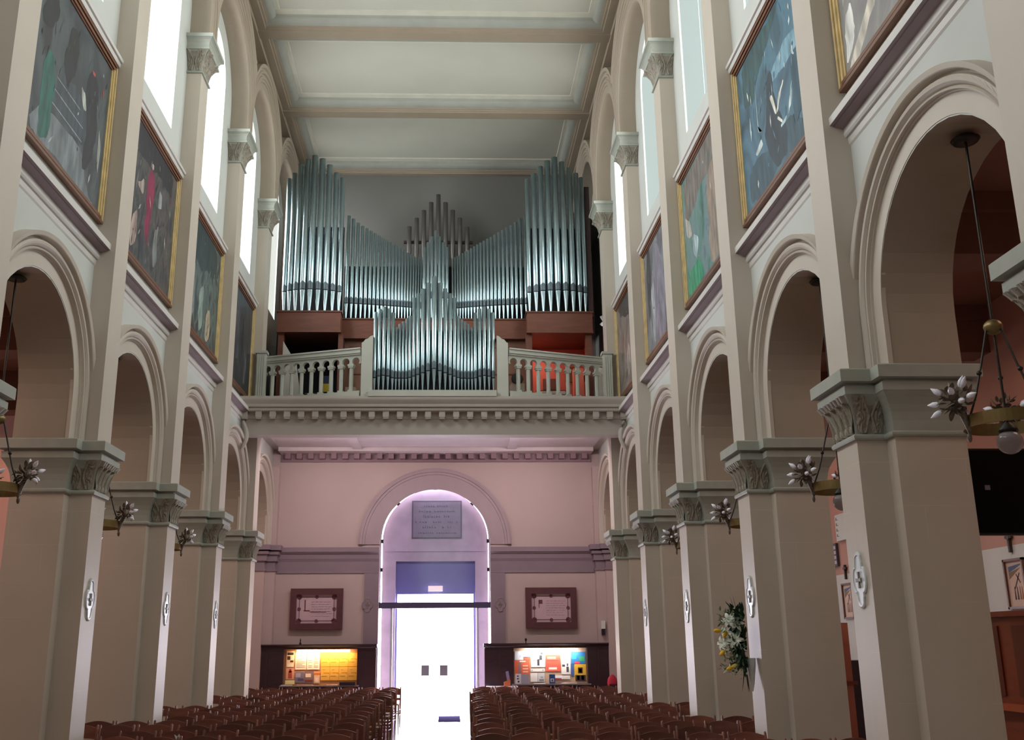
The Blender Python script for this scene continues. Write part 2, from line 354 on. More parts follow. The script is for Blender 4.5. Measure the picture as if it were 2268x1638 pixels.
# blind arches of the clerestory, standing on the upper capitals
BP = [(4.43, 1.5), (4.07, 1.5), (4.05, 1.52), (4.05, 1.66), (4.03, 1.675), (4.03, 1.74), (4.01, 1.75), (4.005, 1.80), (4.03, 1.82), (4.03, 1.85), (3.99, 1.87), (3.985, 1.92), (4.01, 1.94), (4.01, 1.97), (3.965, 2.0), (3.96, 2.08), (4.2, 2.10)]
for s in (-1, 1):
    for i in range(0, 6):
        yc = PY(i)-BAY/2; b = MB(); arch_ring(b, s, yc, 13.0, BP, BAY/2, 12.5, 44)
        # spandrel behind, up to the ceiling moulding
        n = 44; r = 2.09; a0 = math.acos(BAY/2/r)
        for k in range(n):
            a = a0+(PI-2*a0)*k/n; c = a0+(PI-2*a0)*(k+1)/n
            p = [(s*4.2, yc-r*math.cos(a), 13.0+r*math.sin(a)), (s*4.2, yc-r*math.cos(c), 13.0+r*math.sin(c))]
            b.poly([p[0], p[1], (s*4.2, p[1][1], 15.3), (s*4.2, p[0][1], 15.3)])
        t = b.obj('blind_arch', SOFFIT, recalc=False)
        tag(t, 'ribbed clerestory arch %s, %s' % (ORD[i-1] if i < 5 else 'over the organ', SIDE[s]), 'arch', 'clerestory arches')
    # side mouldings of the ceiling
    tn += 1; b = MB()
    prof = [(4.2, 15.06), (3.99, 15.06), (3.97, 15.12), (3.80, 15.125), (3.79, 15.16), (3.745, 15.165), (3.74, 15.20), (3.70, 15.21)]
    prof += [(3.70-.17*math.sin(a), 15.21+.12*(1-math.cos(a))) for a in [PI/2*k/6 for k in range(1, 7)]]
    prof += [(3.50, 15.335), (3.43, 15.335), (3.42, 15.36), (4.2, 15.36)]
    for k in range(len(prof)-1):
        (xa, za), (xb, zb) = prof[k], prof[k+1]; d = min(xa, xb)
        b.poly([(s*xa, Y_START, za), (s*xb, Y_START, zb), (s*xb, Y_END, zb), (s*xa, Y_END, za)], 1 if 3.52 < d < 3.70 else (2 if d <= 3.52 else 0))
    struct(b.obj('trim_%d' % tn, [BEAMM, mat('cove_shade_tone', '#8d8e86', .7), mat('strip_light_tone', '#b2b0a3', .7)], recalc=False))  # tones paint shaded soffit and cove, lit strip

# ceiling beams
def beam(y, half, label):
    b = MB(); z0 = Z_BEAM-.03
    one = [(.14, z0), (.15, z0+.03), (.18, z0+.035), (.19, z0+.06), (.225, z0+.065), (.235, z0+.09)]
    one += [(.235+.2*math.sin(a), z0+.09+.115*(1-math.cos(a))) for a in [PI/2*k/6 for k in range(1, 7)]]
    one += [(.45, z0+.235), (.60, z0+.24), (.61, z0+.27)]
    if half: prof = [(y+.2, z0), *[(y-d, z) for d, z in one], (y+.2, z0+.27)]
    else: prof = [(y+d, z) for d, z in reversed(one)]+[(y-d, z) for d, z in one]
    P0 = [(-3.98, yy, z) for yy, z in prof]; P1 = [(3.98, yy, z) for yy, z in prof]
    for k in range(len(prof)-1):
        d = min(abs(prof[k][0]-y), abs(prof[k+1][0]-y)); b.poly([P0[k], P0[k+1], P1[k+1], P1[k]], 1 if .235 < d+.001 < .45 else (2 if d > .449 else 0))
    t = b.obj('ceiling_beam', [BEAMM, mat('cove_shade_tone', '#8d8e86', .7), mat('strip_light_tone', '#b2b0a3', .7)], recalc=False)  # soffit and cove shade and strip brightness put into segment colours
    tag(t, label, 'beam', 'ceiling beams')
beam(PY(2), False, 'moulded ceiling beam farthest from the organ'); beam(PY(3), False, 'moulded ceiling beam in mid nave, second out from the organ')
beam(PY(4), False, 'moulded ceiling beam directly in front of the organ pipes'); beam(PY(5), True, 'half beam moulding where ceiling meets wall behind the organ')

# ------------------------------------------------------------------ piers
def T(o, s, y, z): 
    p = [(XP-o, -.25-o), (XP-o, .25+o), (XB-o, .25+o), (XB-o, .43+o), (XO+o, .43+o), (XO+o, -.43-o), (XB-o, -.43-o), (XB-o, -.25-o)]
    return [(s*a, y+c, z) for a, c in p]
def U(o, s, y, z, xb=XW): return [(s*a, y+c, z) for a, c in [(XP-o, -.25-o), (XP-o, .25+o), (xb, .25+o), (xb, -.25-o)]]
def lattice_h(u, v, n):
    a = u*n*PI; w = 1.9*v**1.2
    h = max(abs(math.cos(a+w))**9, abs(math.cos(a-w))**9)
    if v > .80: h = max(h, .6+.4*abs(math.sin(2*a)))*(1 if abs(math.sin(2*a)) > .3 else .35)
    if v < .22: h = max(h, .75*max(0, 1-(((a/PI) % 1-.5)/.30)**2-((v-.12)/.12)**2)**.5 if (((a/PI) % 1-.5)/.30)**2+((v-.12)/.12)**2 < 1 else 0)
    return h
def scroll_h(u, v, n):
    x = abs(u-.5)*2; h = 0
    r = math.hypot((x-.52)*1.0, (v-.28)*1.15); th = math.atan2(v-.28, x-.52)
    if r < .42: h = max(h, .35+.65*abs(math.cos(3.2*th+r*9))**2*(1-(r/.44)**4))
    r = math.hypot(x-.62, (v-.85)*1.3); th = math.atan2(v-.85, x-.62)
    if r < .34: h = max(h, .3+.7*abs(math.cos(3.0*th-r*8))**2*(1-(r/.36)**4))
    for d in (abs(x-.08-.75*abs(v-.45)), ): h = max(h, max(0, 1-(d/.10)**2)**.5 if d < .10 else 0)
    return h
def carve(mb, p0, du, out, width, z0, z1, flare, n, depth=.055, hf=lattice_h, nu=None, nv=34):
    p0 = Vector(p0); du = Vector(du); o = Vector(out); nu = nu or int(12*n)
    def f(u, v):
        fl = flare*v**2.2
        p = p0+du*((u-.5)*width*(1+2*fl/width*.9))+o*(fl+.004+depth*hf(u, v, n)*(.6+.4*v)); return (p.x, p.y, z0+(z1-z0)*v)
    mb.grid(f, nu, nv, 0, False)
PIER_LABEL = {
 (-1, -1): 'tall stone pier at the picture edge with a picture gallery cornice', (1, -1): 'nearest stone pier on the television side, its carved capital corner jutting in',
 (-1, 0): 'stone pier opposite the television, capital edge beside a hanging lamp', (1, 0): 'large stone pier beside the black television',
 (-1, 1): 'bright-faced stone pier opposite the flower-decked pier', (1, 1): 'stone pier carrying the white and yellow flower arrangement',
 (-1, 2): 'stone pier behind the flower pier\'s opposite number, its medallion shining', (1, 2): 'stone pier next behind the flower-decked one',
 (-1, 3): 'slim-looking stone pier one before the gallery, opposite side from the flowers', (1, 3): 'stone pier one before the gallery on the flower side',
 (-1, 4): 'stone pier under the gallery end beside the orange-lit notice case', (1, 4): 'stone pier under the gallery end beside the white-lit notice case'}
for s in (-1, 1):
    for i in range(-1, 5):
        y = PY(i); t = thing('stone_pier', PIER_LABEL[(s, i)], 'pier', (s*4.65, y, 0), 'nave piers')
        b = MB(); b.loft([T(.06, s, y, 0), T(.06, s, y, .22), T(.02, s, y, .28), T(0, s, y, .3), T(0, s, y, 3.645)]); b.obj('shaft', STONE, t)
        b = MB(); lv = [(3.645, 0), (3.65, .028), (3.665, .036), (3.685, .036), (3.70, .022), (3.705, .002), (3.8, .006), (3.88, .018), (3.95, .04), (4.01, .07), (4.065, .105), (4.07, .11), (4.15, .11), (4.152, .085), (4.172, .085), (4.178, .115), (4.185, .155), (4.30, .155), (4.312, .14)]
        b.loft([T(o, s, y, z) for z, o in lv]); c = b.obj('capital', CAPST, t)
        b = MB(); carve(b, (s*XP, y, 0), (0, 1, 0), (-s, 0, 0), .48, 3.715, 4.06, .10, 4, .045)
        for q in (-1, 1): carve(b, (s*(XP+.14), y+q*.25, 0), (1, 0, 0), (0, q, 0), .25, 3.715, 4.06, .09, 2.5, .035, scroll_h)
        b.obj('acanthus_carving', CARVE, c, recalc=False)
        b = MB(); b.loft([U(0, s, y, 4.31), U(0, s, y, 11.79)]); b.obj('pilaster', STONE2, t)
        if i >= 0:
            b = MB(); lv = [(11.785, 0), (11.79, .03), (11.81, .036), (11.835, .02), (11.84, .004), (11.95, .012), (12.06, .04), (12.16, .09), (12.20, .13), (12.205, .15), (12.24, .15), (12.27, .13), (12.34, .14), (12.39, .17), (12.415, .2), (12.42, .215), (12.49, .215), (12.5, .20)]
            b.loft([U(o, s, y, z) for z, o in lv]); c = b.obj('upper_capital', CAPST, t)
            b = MB(); carve(b, (s*XP, y, 0), (0, 1, 0), (-s, 0, 0), .48, 11.845, 12.2, .13, 2.5, .04, scroll_h)
            for q in (-1, 1): carve(b, (s*(XP+.13), y+q*.25, 0), (1, 0, 0), (0, q, 0), .25, 11.845, 12.2, .12, 2.5, .04, scroll_h)
            b.obj('acanthus_carving', CARVE, c, recalc=False)
        else:
            b = MB(); b.loft([U(0, s, y, 11.79), U(0, s, y, 12.6)]); b.obj('pilaster_top', STONE2, t)
    # half pier in the corner of the entrance wall
    y = Y_END; t = thing('wall_pier', 'half pier in the entrance wall corner, %s' % ('beside the poster' if s < 0 else 'beside the hand-gel dispenser'), 'pier', (s*4.65, y-.3, 0), 'corner piers')
    b = MB(); b.box(s*4.21, s*XO, y-.25, y, 0, 3.645); b.box(s*XB, s*XO, y-.43, y, 0, 3.645); b.obj('shaft', PINK, t)
    b = MB(); 
    for z0, z1, o in ((3.645, 3.70, .03), (3.70, 3.9, .0), (3.9, 4.07, .05), (4.07, 4.15, .1), (4.18, 4.31, .15)):
        b.box(s*(4.21-o), s*XO, y-.25-o, y, z0, z1); b.box(s*(XB-o), s*XO, y-.43-o, y, z0, z1)
    b.obj('capital', LILAC, t)
    b = MB(); b.box(s*4.21, s*XW, y-.25, y, 4.31, 6.4); b.box(s*4.21, s*XW, y-.25, y, 7.27, 13.2); b.obj('pilaster', PINK, t)

# ------------------------------------------------------------------ entrance wall
DC = -.035; DR = 1.47; DZ = 4.45
b = MB()
def back_panel(mb, y, x0, x1, z0, z1, mi, y2):
    n = 32; arc = [(DC-DR*math.cos(PI*k/n), DZ+DR*math.sin(PI*k/n)) for k in range(n+1)]
    for yy in (y, y2):
        mb.poly([(x0, yy, z0), (DC-DR, yy, z0), (DC-DR, yy, z1), (x0, yy, z1)], mi); mb.poly([(DC+DR, yy, z0), (x1, yy, z0), (x1, yy, z1), (DC+DR, yy, z1)], mi)
        for (xa, za), (xb, zb) in zip(arc, arc[1:]): mb.poly([(xa, yy, za), (xb, yy, zb), (xb, yy, z1), (xa, yy, z1)], mi)
    path = [(DC-DR, z0)]+arc+[(DC+DR, z0)]
    for (xa, za), (xb, zb) in zip(path, path[1:]): mb.poly([(xa, y, za), (xb, y, zb), (xb, y2, zb), (xa, y2, za)], 2)
back_panel(b, Y_END, -5.12, 5.12, 0, 6.9, 0, Y_END+.4)
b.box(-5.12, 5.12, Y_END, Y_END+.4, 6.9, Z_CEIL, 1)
struct(b.obj('wall_entrance', [PINK, mat('organ_wall_shade', '#6b6a66', .7, var=.05, scale=.8), LILAC], recalc=False))  # dark upper tone paints the shade behind the organ
# arch surround of the doorway
b = MB(); prof = [(26.94, 1.47), (26.90, 1.475), (26.90, 1.86), (26.88, 1.87), (26.88, 1.93), (26.85, 1.94), (26.84, 1.99), (26.86, 2.04), (26.94, 2.05)]
n = 48
for (ya, ra), (yb, rb) in zip(prof, prof[1:]):
    b.loft([[(DC-ra*math.cos(PI*k/n), ya, DZ-.1+ra*math.sin(PI*k/n)) for k in range(n+1)], [(DC-rb*math.cos(PI*k/n), yb, DZ-.1+rb*math.sin(PI*k/n)) for k in range(n+1)]], 0, False, False)
tag(b.obj('doorway_arch', mat('doorway_stone', '#a8959a', .6, var=.04), recalc=False), 'broad round arch surround of the main doorway in the entrance wall', 'arch')
# band of the capitals across the entrance wall
for s, x0, x1 in ((-1, -4.3, DC-DR), (1, DC+DR, 4.3)):
    tn += 1; b = MB()
    prof = [(26.93, 3.60), (26.90, 3.605), (26.90, 3.64), (26.915, 3.65), (26.90, 3.9), (26.87, 3.98), (26.86, 4.09), (26.84, 4.10), (26.82, 4.12), (26.81, 4.14), (26.79, 4.15), (26.79, 4.27), (26.93, 4.28)]
    b.prism([(x0, y, z) for y, z in prof], (x1-x0, 0, 0)); struct(b.obj('trim_%d' % tn, LILAC))
    tn += 1; b = MB(); b.box(x0 if s > 0 else x1-.38, x0+.38 if s > 0 else x1, 26.88, 26.94, 0, 3.6); struct(b.obj('trim_%d' % tn, LILAC))

# porch beyond the glazed arch
PORCH = mat('porch_stone', '#b8abc0', .7, var=.12, scale=2.5); SLATE = mat('porch_panel', '#6a6aa6', .5, var=.08, scale=2)
b = MB(); yb = 27.55
b.box(DC-1.43, -1.10, yb, yb+.35, 0, 3.96); b.box(1.05, DC+1.43, yb, yb+.35, 0, 3.96); n = 40; pts = [(DC+1.435*math.cos(PI*k/n), yb, 4.48+1.44*math.sin(PI*k/n)) for k in range(n+1)]; b.prism(pts+[(DC-1.43, yb, 3.96), (DC+1.43, yb, 3.96)], (0, .35, 0))
b.box(DC-1.4, DC+1.4, yb-.03, yb, 4.22, 4.27)
struct(b.obj('wall_porch', PORCH))
b = MB(); b.box(-1.10, 1.05, yb+.1, yb+.16, 3.09, 3.96); b.box(-1.10, -1.05, yb+.1, yb+.16, 0, 3.09); b.box(1.0, 1.05, yb+.1, yb+.16, 0, 3.09); d1 = struct(b.obj('door_1', SLATE))
t = thing('porch_plaque', 'rectangular carved stone inscription slab over the door', 'plaque', (0, yb-.03, 4.6))
b = MB(); b.box(-.645, .655, yb-.03, yb, 4.60, 5.56); b.obj('slab', mat('plaque_stone', '#81788f', .7, var=.1, scale=4), t)
b = MB(); b.box(-.68, .69, yb-.02, yb, 4.565, 5.595); b.obj('rim', mat('plaque_rim', '#5d5568', .7), t)
b = MB(); rr = random.Random(3)
for k, (z, w, h) in enumerate(((5.42, .34, .05), (5.28, .48, .05), (5.13, .36, .075), (4.99, .58, .04), (4.84, .38, .07), (4.69, .5, .045))):
    x = -w
    while x < w:
        c = rr.uniform(.02, .06)
        if rr.random() < .82:
            b.box(x, x+.012, yb-.036, yb-.03, z, z+h*rr.uniform(.7, 1.2)); b.box(x, x+c, yb-.036, yb-.03, z+h*.3*rr.random(), z+h*.3*rr.random()+.012+.004)
        x += c+.025
b.obj('inscription', mat('inscription_ink', '#554c63', .7), t)
area((-.03, 27.42, 6.1), (.12, 0, 0), 2.6, .12, 14, (.90, .84, 1.0), 'porch_fill')  # fill added out of view above the arch to brighten the tympanum
# glazed screen
t = thing('glass_screen', 'frameless glass screen filling the doorway arch', 'glass screen', (DC, 27.1, 0))
b = MB(); n = 32; arc = [(DC-DR*.985*math.cos(PI*k/n), 27.1, DZ+DR*.985*math.sin(PI*k/n)) for k in range(n+1)]
b.prism([(DC-DR*.985, 27.1, 2.85)]+arc+[(DC+DR*.985, 27.1, 2.85)], (0, .012, 0)); b.obj('upper_pane', glass('screen_glass', (.97, .97, 1), .04), t)
b = MB()
for pa in (arc,):
    b.tube([(x, 27.09, z) for x, y, z in pa], .014, 6)
b.tube([(DC-DR*.985, 27.09, z) for z in (DZ, 3.6, 2.85)], .014, 6); b.tube([(DC+DR*.985, 27.09, z) for z in (DZ, 3.6, 2.85)], .014, 6)
b.obj('edge_light_line', mat('white_edge', '#f2f2ff', .3, emit=None), t)  # white line paints daylight caught along the glass rim
b = MB(); b.box(DC-DR, DC+DR, 27.02, 27.12, 2.70, 2.85); b.obj('transom_bar', mat('transom_grey', '#4a4360', .4), t)
for a in (0, 45, 90, 135, 180):
    aa = math.radians(a); cx, cz = DC-DR*.96*math.cos(aa), DZ+DR*.96*math.sin(aa)
    b = MB(); ta = Vector((math.sin(aa), 0, math.cos(aa))); na = Vector((-math.cos(aa), 0, math.sin(aa)))
    b.obox((cx, 27.09, cz), ta*.05, Vector((0, .02, 0)), na*.028); b.obj('clamp', mat('black_clamp', '#14101c', .4), t)
for sx in (-1, 1):
    b = MB(); b.obox((DC+sx*DR*.965, 27.09, 3.7), (.028, 0, 0), (0, .02, 0), (0, 0, .05)); b.obj('clamp', MATS['black_clamp'], t)
    b = MB(); b.box(DC+sx*1.13-.03, DC+sx*1.13+.03, 27.04, 27.10, 0, 2.7); b.obj('door_post', mat('bright_metal', '#cfcfdf', .3, metal=.3), t)
    b = MB(); b.box(DC+sx*.02, DC+sx*1.08, 27.07, 27.082, .02, 2.68); lf = b.obj('glass_leaf', glass('door_glass', (.99, .99, 1), .02), t)
    b = MB(); b.box(DC+sx*.24-.1, DC+sx*.24+.1, 27.055, 27.068, 1.0, 1.26); b.obj('notice', mat('grey_notice', '#8b8a9a', .6), lf)
t = tag(MB().box(-.22, .17, 27.5, 27.55, 3.16, 3.30).obj('exit_sign', [mat('sign_face', '#e8dfe6', .4, emit='#ffd9c8', estr=.5)]), 'small white exit light box above the door opening', 'sign')
tag(MB().box(.08, .62, 25.3, 27.0, 0.002, .015).obj('door_mat', mat('grey_mat', '#35304a', 1.0, spec=0.0)), 'dark doormat lying in the bright doorway', 'doormat')

# wooden dado with lit notice cases
def dado(x0, x1, cx0, cx1, label, warm):
    t = thing('wooden_dado', label, 'wall panelling', ((x0+x1)/2, 26.7, 0), 'entrance wall panelling')
    yf = 26.62
    b = MB(); b.box(x0, cx0, yf, 26.88, 0, 1.72); b.box(cx1, x1, yf, 26.88, 0, 1.72); b.box(cx0, cx1, yf, 26.88, 0, .80); b.box(cx0, cx1, yf, 26.88, 1.68, 1.72); b.obj('panelling', WOODD, t)
    b = MB(); b.prism([(x0-.03, y, z) for y, z in ((26.88, 1.70), (yf-.01, 1.70), (yf-.03, 1.73), (yf-.09, 1.77), (yf-.09, 1.80), (26.88, 1.80))], (x1-x0+.06, 0, 0)); b.obj('cornice', WOODD, t)
    b = MB()
    for x in [x0+.02+(x1-x0-.04)*k/9 for k in range(10)]:
        if cx0-.1 < x < cx1+.1: continue
        b.box(x-.03, x+.03, yf-.02, yf, .02, 1.68)
    b.obj('stile', mat('dado_stile', '#3a2426', .35), t)
    b = MB(); b.box(cx0, cx1, 26.84, 26.86, .8, 1.68); b.obj('backboard', mat('board_'+warm, warm, .8), t)
    b = MB(); b.box(cx0-.06, cx1+.06, yf-.12, yf+.02, .77, .80); b.obj('shelf', mat('shelf_wood', '#8a7c7c', .4), t)
    return t
dado(-5.1, -1.53, -3.87, -2.0, 'dark panelling holding the orange-lit notice case', '#c98b5e')
dado(1.26, 4.55, 2.0, 3.9, 'dark panelling holding the white-lit notice case', '#cbaf96')
def tube_lamp(x0, x1, label, col, e):
    b = MB(); b.tube([(x0, 26.69, 1.635), (x1, 26.69, 1.635)], .028, 8); t = b.obj('strip_lamp', mat('strip_'+label[:8], '#ffffff', .4, emit=col, estr=e)); tag(t, label, 'lamp', 'notice case lamps'); return t
tube_lamp(-3.55, -2.2, 'orange glowing tube inside the notice case', '#ffd9a0', 22); area((-2.9, 26.69, 1.60), (.35, 0, 0), 1.5, .05, 9, (1, .66, .34), 'case_light')
tube_lamp(2.3, 3.65, 'white glowing tube inside the notice case', '#fff2ea', 22); area((2.97, 26.69, 1.60), (.35, 0, 0), 1.5, .05, 7, (1, .93, .86), 'case_light')
def sheet(x0, x1, z0, z1, col, label, marks=None, y=26.83, grp='sheets in the notice cases', cat='notice', name='notice_sheet'):
    mats = [mat('paper_'+col, col, .7)]; b = MB(); b.box(x0, x1, y-.004, y, z0, z1)
    for (a, c, d, e, mc) in (marks or []):
        mm = mat('print_'+mc, mc, .7)
        if mm not in mats: mats.append(mm)
        b.box(x0+(x1-x0)*a, x0+(x1-x0)*c, y-.006, y-.0045, z0+(z1-z0)*d, z0+(z1-z0)*e, mats.index(mm))
    tag(b.obj(name, mats), label, cat, grp)
def lines(n, c='#8d7a70', a=.1, e=.9): return [(a, e-(.25 if k % 3 == 2 else 0), .12+.76*k/n, .12+.76*k/n+.03, c) for k in range(n)]
sheet(-3.83, -3.63, 1.24, 1.64, '#e8c9b4', 'notice with black blocks in the corner of the orange case', [(.1, .9, .75, .9, '#40302c'), (.1, .5, .45, .68, '#40302c'), (.5, .9, .3, .42, '#40302c'), (.1, .9, .02, .2, '#f4e6d0')])
sheet(-3.83, -3.62, .94, 1.22, '#e6a58c', 'small poster with a red figure in the orange case', [(.3, .75, .1, .75, '#b8503c'), (.4, .65, .6, .9, '#8c3024')])
sheet(-3.84, -3.60, .82, .92, '#f6e8b0', 'pale yellow card below the red figure poster')
sheet(-3.60, -3.32, 1.18, 1.60, '#f5ded0', 'pale typed page beside the black-block notice', lines(9))
sheet(-3.30, -2.98, 1.18, 1.60, '#f5e0d4', 'pale two-column page next to the yellow sheets', lines(10, a=.55)+lines(8, e=.42))
sheet(-3.59, -3.36, .86, 1.12, '#76718e', 'blue-grey leaflet on the orange case shelf line', [(.05, .6, .5, .9, '#a79ab0'), (.3, .95, .15, .4, '#544c70')])
sheet(-3.35, -3.12, .84, 1.14, '#7f6a70', 'brown leaflet with white caption in the orange case', [(.1, .7, .5, .8, '#e8cfc4'), (.05, .9, .1, .3, '#7a3c34')])
sheet(-3.11, -2.96, .84, 1.12, '#e8b79c', 'orange-headed leaflet beside the brown one', [(0, 1, .75, .95, '#d8741e'), (.2, .8, .1, .5, '#f2dcd0')])
for k in range(4):
    for j in range(2):
        x0 = -2.94+k*.232; z0 = .91+j*.34
        names = ['nearest the pale pages', 'second along', 'third along', 'at the far edge']
        sheet(x0, x0+.225, z0, z0+.33, '#e6b04c', 'yellow handwritten sheet, %s row, %s' % ('upper' if j else 'lower', names[k]), [(.1, .7, .3, .34, '#a87a2c'), (.3, .9, .55, .58, '#a87a2c'), (.85, .9, .5, .55, '#5c3c1c'), (.2, .5, .78, .8, '#a87a2c')])
sheet(2.04, 2.44, 1.38, 1.60, '#d5d9e2', 'pale blue and grey sheet high in the white case', [(.3, .9, .3, .6, '#aab4dc'), (.55, 1, 0, .35, '#e0654c')])
sheet(2.03, 2.42, 1.00, 1.37, '#d9684a', 'red-orange poster with line drawing in the white case', [(.25, .45, .1, .9, '#8e7072'), (.55, .9, .2, .28, '#f2c0a4'), (.55, .9, .4, .48, '#f2c0a4'), (.55, .9, .6, .68, '#f2c0a4'), (.35, .75, .9, .98, '#f6e6e0')])
sheet(2.46, 2.82, 1.20, 1.60, '#eeeeea', 'white sheet with dark walking figure drawing', [(.45, .6, .1, .5, '#3c3c40'), (.6, .8, .45, .75, '#3c3c40'), (.7, .85, .78, .92, '#3c3c40'), (.1, .9, .4, .43, '#77777c')])
sheet(2.45, 2.81, 1.09, 1.17, '#f2f2ee', 'narrow white strip notice under the walking figure', [(.08, .12, .3, .6, '#505058'), (.85, .9, .3, .6, '#505058')])
sheet(2.44, 2.62, .84, 1.06, '#f6f4f0', 'blank white sheet low in the white case')
sheet(2.63, 2.80, .84, 1.06, '#dcdfe0', 'white sheet with grey sketch low in the case', [(.2, .9, .1, .3, '#8c9094'), (.4, .8, .4, .6, '#b4b8bc')])
sheet(2.84, 3.22, 1.10, 1.50, '#f0604c', 'bright red poster with white caption strip', [(.05, .85, .64, .67, '#a83428'), (.2, .75, .1, .24, '#fbe6dc'), (.1, .7, .75, .9, '#f88a80')])
sheet(3.24, 3.48, 1.02, 1.56, '#f2f0ec', 'white sheet with small black drawings', [(.1, .4, .35, .45, '#4c4c50'), (.55, .8, .1, .35, '#4c4c50'), (.6, .75, .38, .5, '#4c4c50')])
sheet(3.50, 3.87, 1.28, 1.58, '#2f7fc2', 'blue poster with green and red shapes', [(.05, .35, .4, .8, '#2fc2d0'), (.55, .95, .2, .6, '#3fae7c'), (.25, .6, 0, .18, '#e04a6c')])
sheet(3.49, 3.56, .98, 1.27, '#3a66a8', 'narrow blue poster strip beside the portrait')
sheet(3.58, 3.88, .86, 1.27, '#e8b93c', 'yellow poster of a dark-haired person with open hands', [(.3, .7, .45, .8, '#33251f'), (.38, .62, .5, .72, '#c79878'), (.05, .95, 0, .34, '#3a2f33'), (.2, .42, .05, .32, '#d9a27c'), (.58, .8, .05, .32, '#d9a27c')])
sheet(3.05, 3.46, .90, .99, '#f4efe8', 'white label sheet under the black drawings', [(.5, .9, .35, .6, '#fbfbf6')])
sheet(3.05, 3.26, .90, .985, '#ffffff', 'white slip with red scribble beside the blue card', [(.0, .9, .05, .35, '#b8344c')], y=26.823)
sheet(2.90, 3.05, .80, 1.03, '#2f5a96', 'blue standing card with a small photo', [(.2, .8, .2, .55, '#c9cfe0'), (.4, .6, .25, .45, '#2c2c38')], y=26.60, cat='card', name='display_card')
sheet(2.03, 2.18, .80, 1.05, '#dcdce6', 'white folded leaflet with black blocks on the shelf', [(.3, .6, .7, .82, '#2c2c38'), (.3, .6, .45, .57, '#2c2c38'), (.4, .7, .15, .3, '#2c2c38')], y=26.60, cat='leaflet', name='leaflet')
sheet(2.18, 2.38, .80, 1.04, '#a9aabc', 'grey leaflet standing beside the black-block one', y=26.60, cat='leaflet', name='leaflet')
sheet(-4.80, -4.62, .95, 1.74, '#b9a4b0', 'narrow dark-figured poster pinned on the panelling end', [(.1, .9, .62, .95, '#2c2430'), (.2, .8, .35, .6, '#8c88a0'), (.05, .95, .03, .25, '#a8503c')], y=26.60, grp='posters', cat='poster', name='poster')
tag(MB().box(-2.42, -2.03, 26.44, 26.6, .80, .88).obj('black_tray', mat('black_plastic', '#1c1824', .4)), 'low black tray on the shelf of the orange case', 'tray')
for x0, x1, c, l in ((-3.9, -3.62, '#d8d0e0', 'white papers at the end of the orange case shelf'), (-3.5, -3.1, '#c8b4ac', 'pinkish papers in the middle of the orange case shelf'), (-2.75, -2.47, '#dfc6b8', 'cream papers near the black tray'), (2.50, 2.80, '#f0f0f2', 'white papers beside the blue standing card'), (3.2, 3.6, '#e6e4e0', 'white stack on the white case shelf, portrait end')):
    tag(MB().box(x0, x1, 26.52, 26.62, .80, .815).obj('paper_stack', mat('paper_'+c, c, .6)), l, 'papers', 'papers on the case shelves')
# little things on top of the dado
b = MB(); b.lathe((-3.48, 26.75, 1.80), [(.03, 0), (.03, .03), (.012, .06), (.018, .1), (.002, .16)], 10); tag(b.obj('statuette', mat('black_figure', '#17131c', .5)), 'tiny dark statuette standing on the panelling ledge', 'statuette')
b = MB(); b.lathe((2.33, 26.75, 1.80), [(.012, 0), (.012, .05), (.03, .07), (.03, .11), (.002, .13)], 10); tag(b.obj('spot_knob', MATS['black_figure']), 'small black knob on the ledge above the white case', 'knob')
# table with orange holder
t = thing('side_table', 'white-topped table at the doorway side of the white case', 'table', (1.66, 26.2, 0))
b = MB(); b.box(1.28, 2.06, 25.95, 26.45, .735, .765); b.obj('table_top', mat('table_white', '#e9e6f0', .25), t)
for x in (1.34, 2.0):
    for y in (26.0, 26.4): b = MB(); b.box(x-.025, x+.025, y-.025, y+.025, 0, .735); b.obj('leg', mat('table_leg', '#bcb8c8', .4), t)
t = thing('leaflet_holder', 'orange wooden leaflet holder on the white table', 'holder', (1.8, 26.2, .765))
b = MB(); b.prism([(1.72, 26.15, .765), (1.88, 26.15, .765), (1.88, 26.15, .90), (1.85, 26.15, .98), (1.82, 26.15, .90), (1.72, 26.15, .86)], (0, .1, 0)); b.obj('holder', mat('orange_wood', '#c06a3c', .5), t)
b = MB(); b.obox((1.82, 26.2, 1.0), (.035, 0, .01), (0, .008, 0), (-.02, 0, .12)); b.obj('leaflet', mat('lilac_leaflet', '#8f86b4', .5), t)
# gel dispenser and red bag by the corner pier
t = thing('gel_dispenser', 'white and black hand-gel dispenser high on the wall corner', 'dispenser', (4.35, 26.6, 2.0))
MB().box(4.29, 4.39, 26.60, 26.68, 2.15, 2.35).obj('reservoir', WHITE, t); MB().box(4.29, 4.37, 26.58, 26.68, 1.99, 2.13).obj('tray', mat('black_plastic', '#1c1824', .4), t)
b = MB(); b.sphere((4.45, 26.2, .82), .13, 12, 0, (1, .8, 1.6)); b.box(4.36, 4.6, 26.1, 26.35, 0, .8, 1); tag(b.obj('red_bundle', [mat('red_cloth', '#b8203c', .7), WOODD]), 'red cloth bundle half hidden beside the gallery pier', 'bundle')

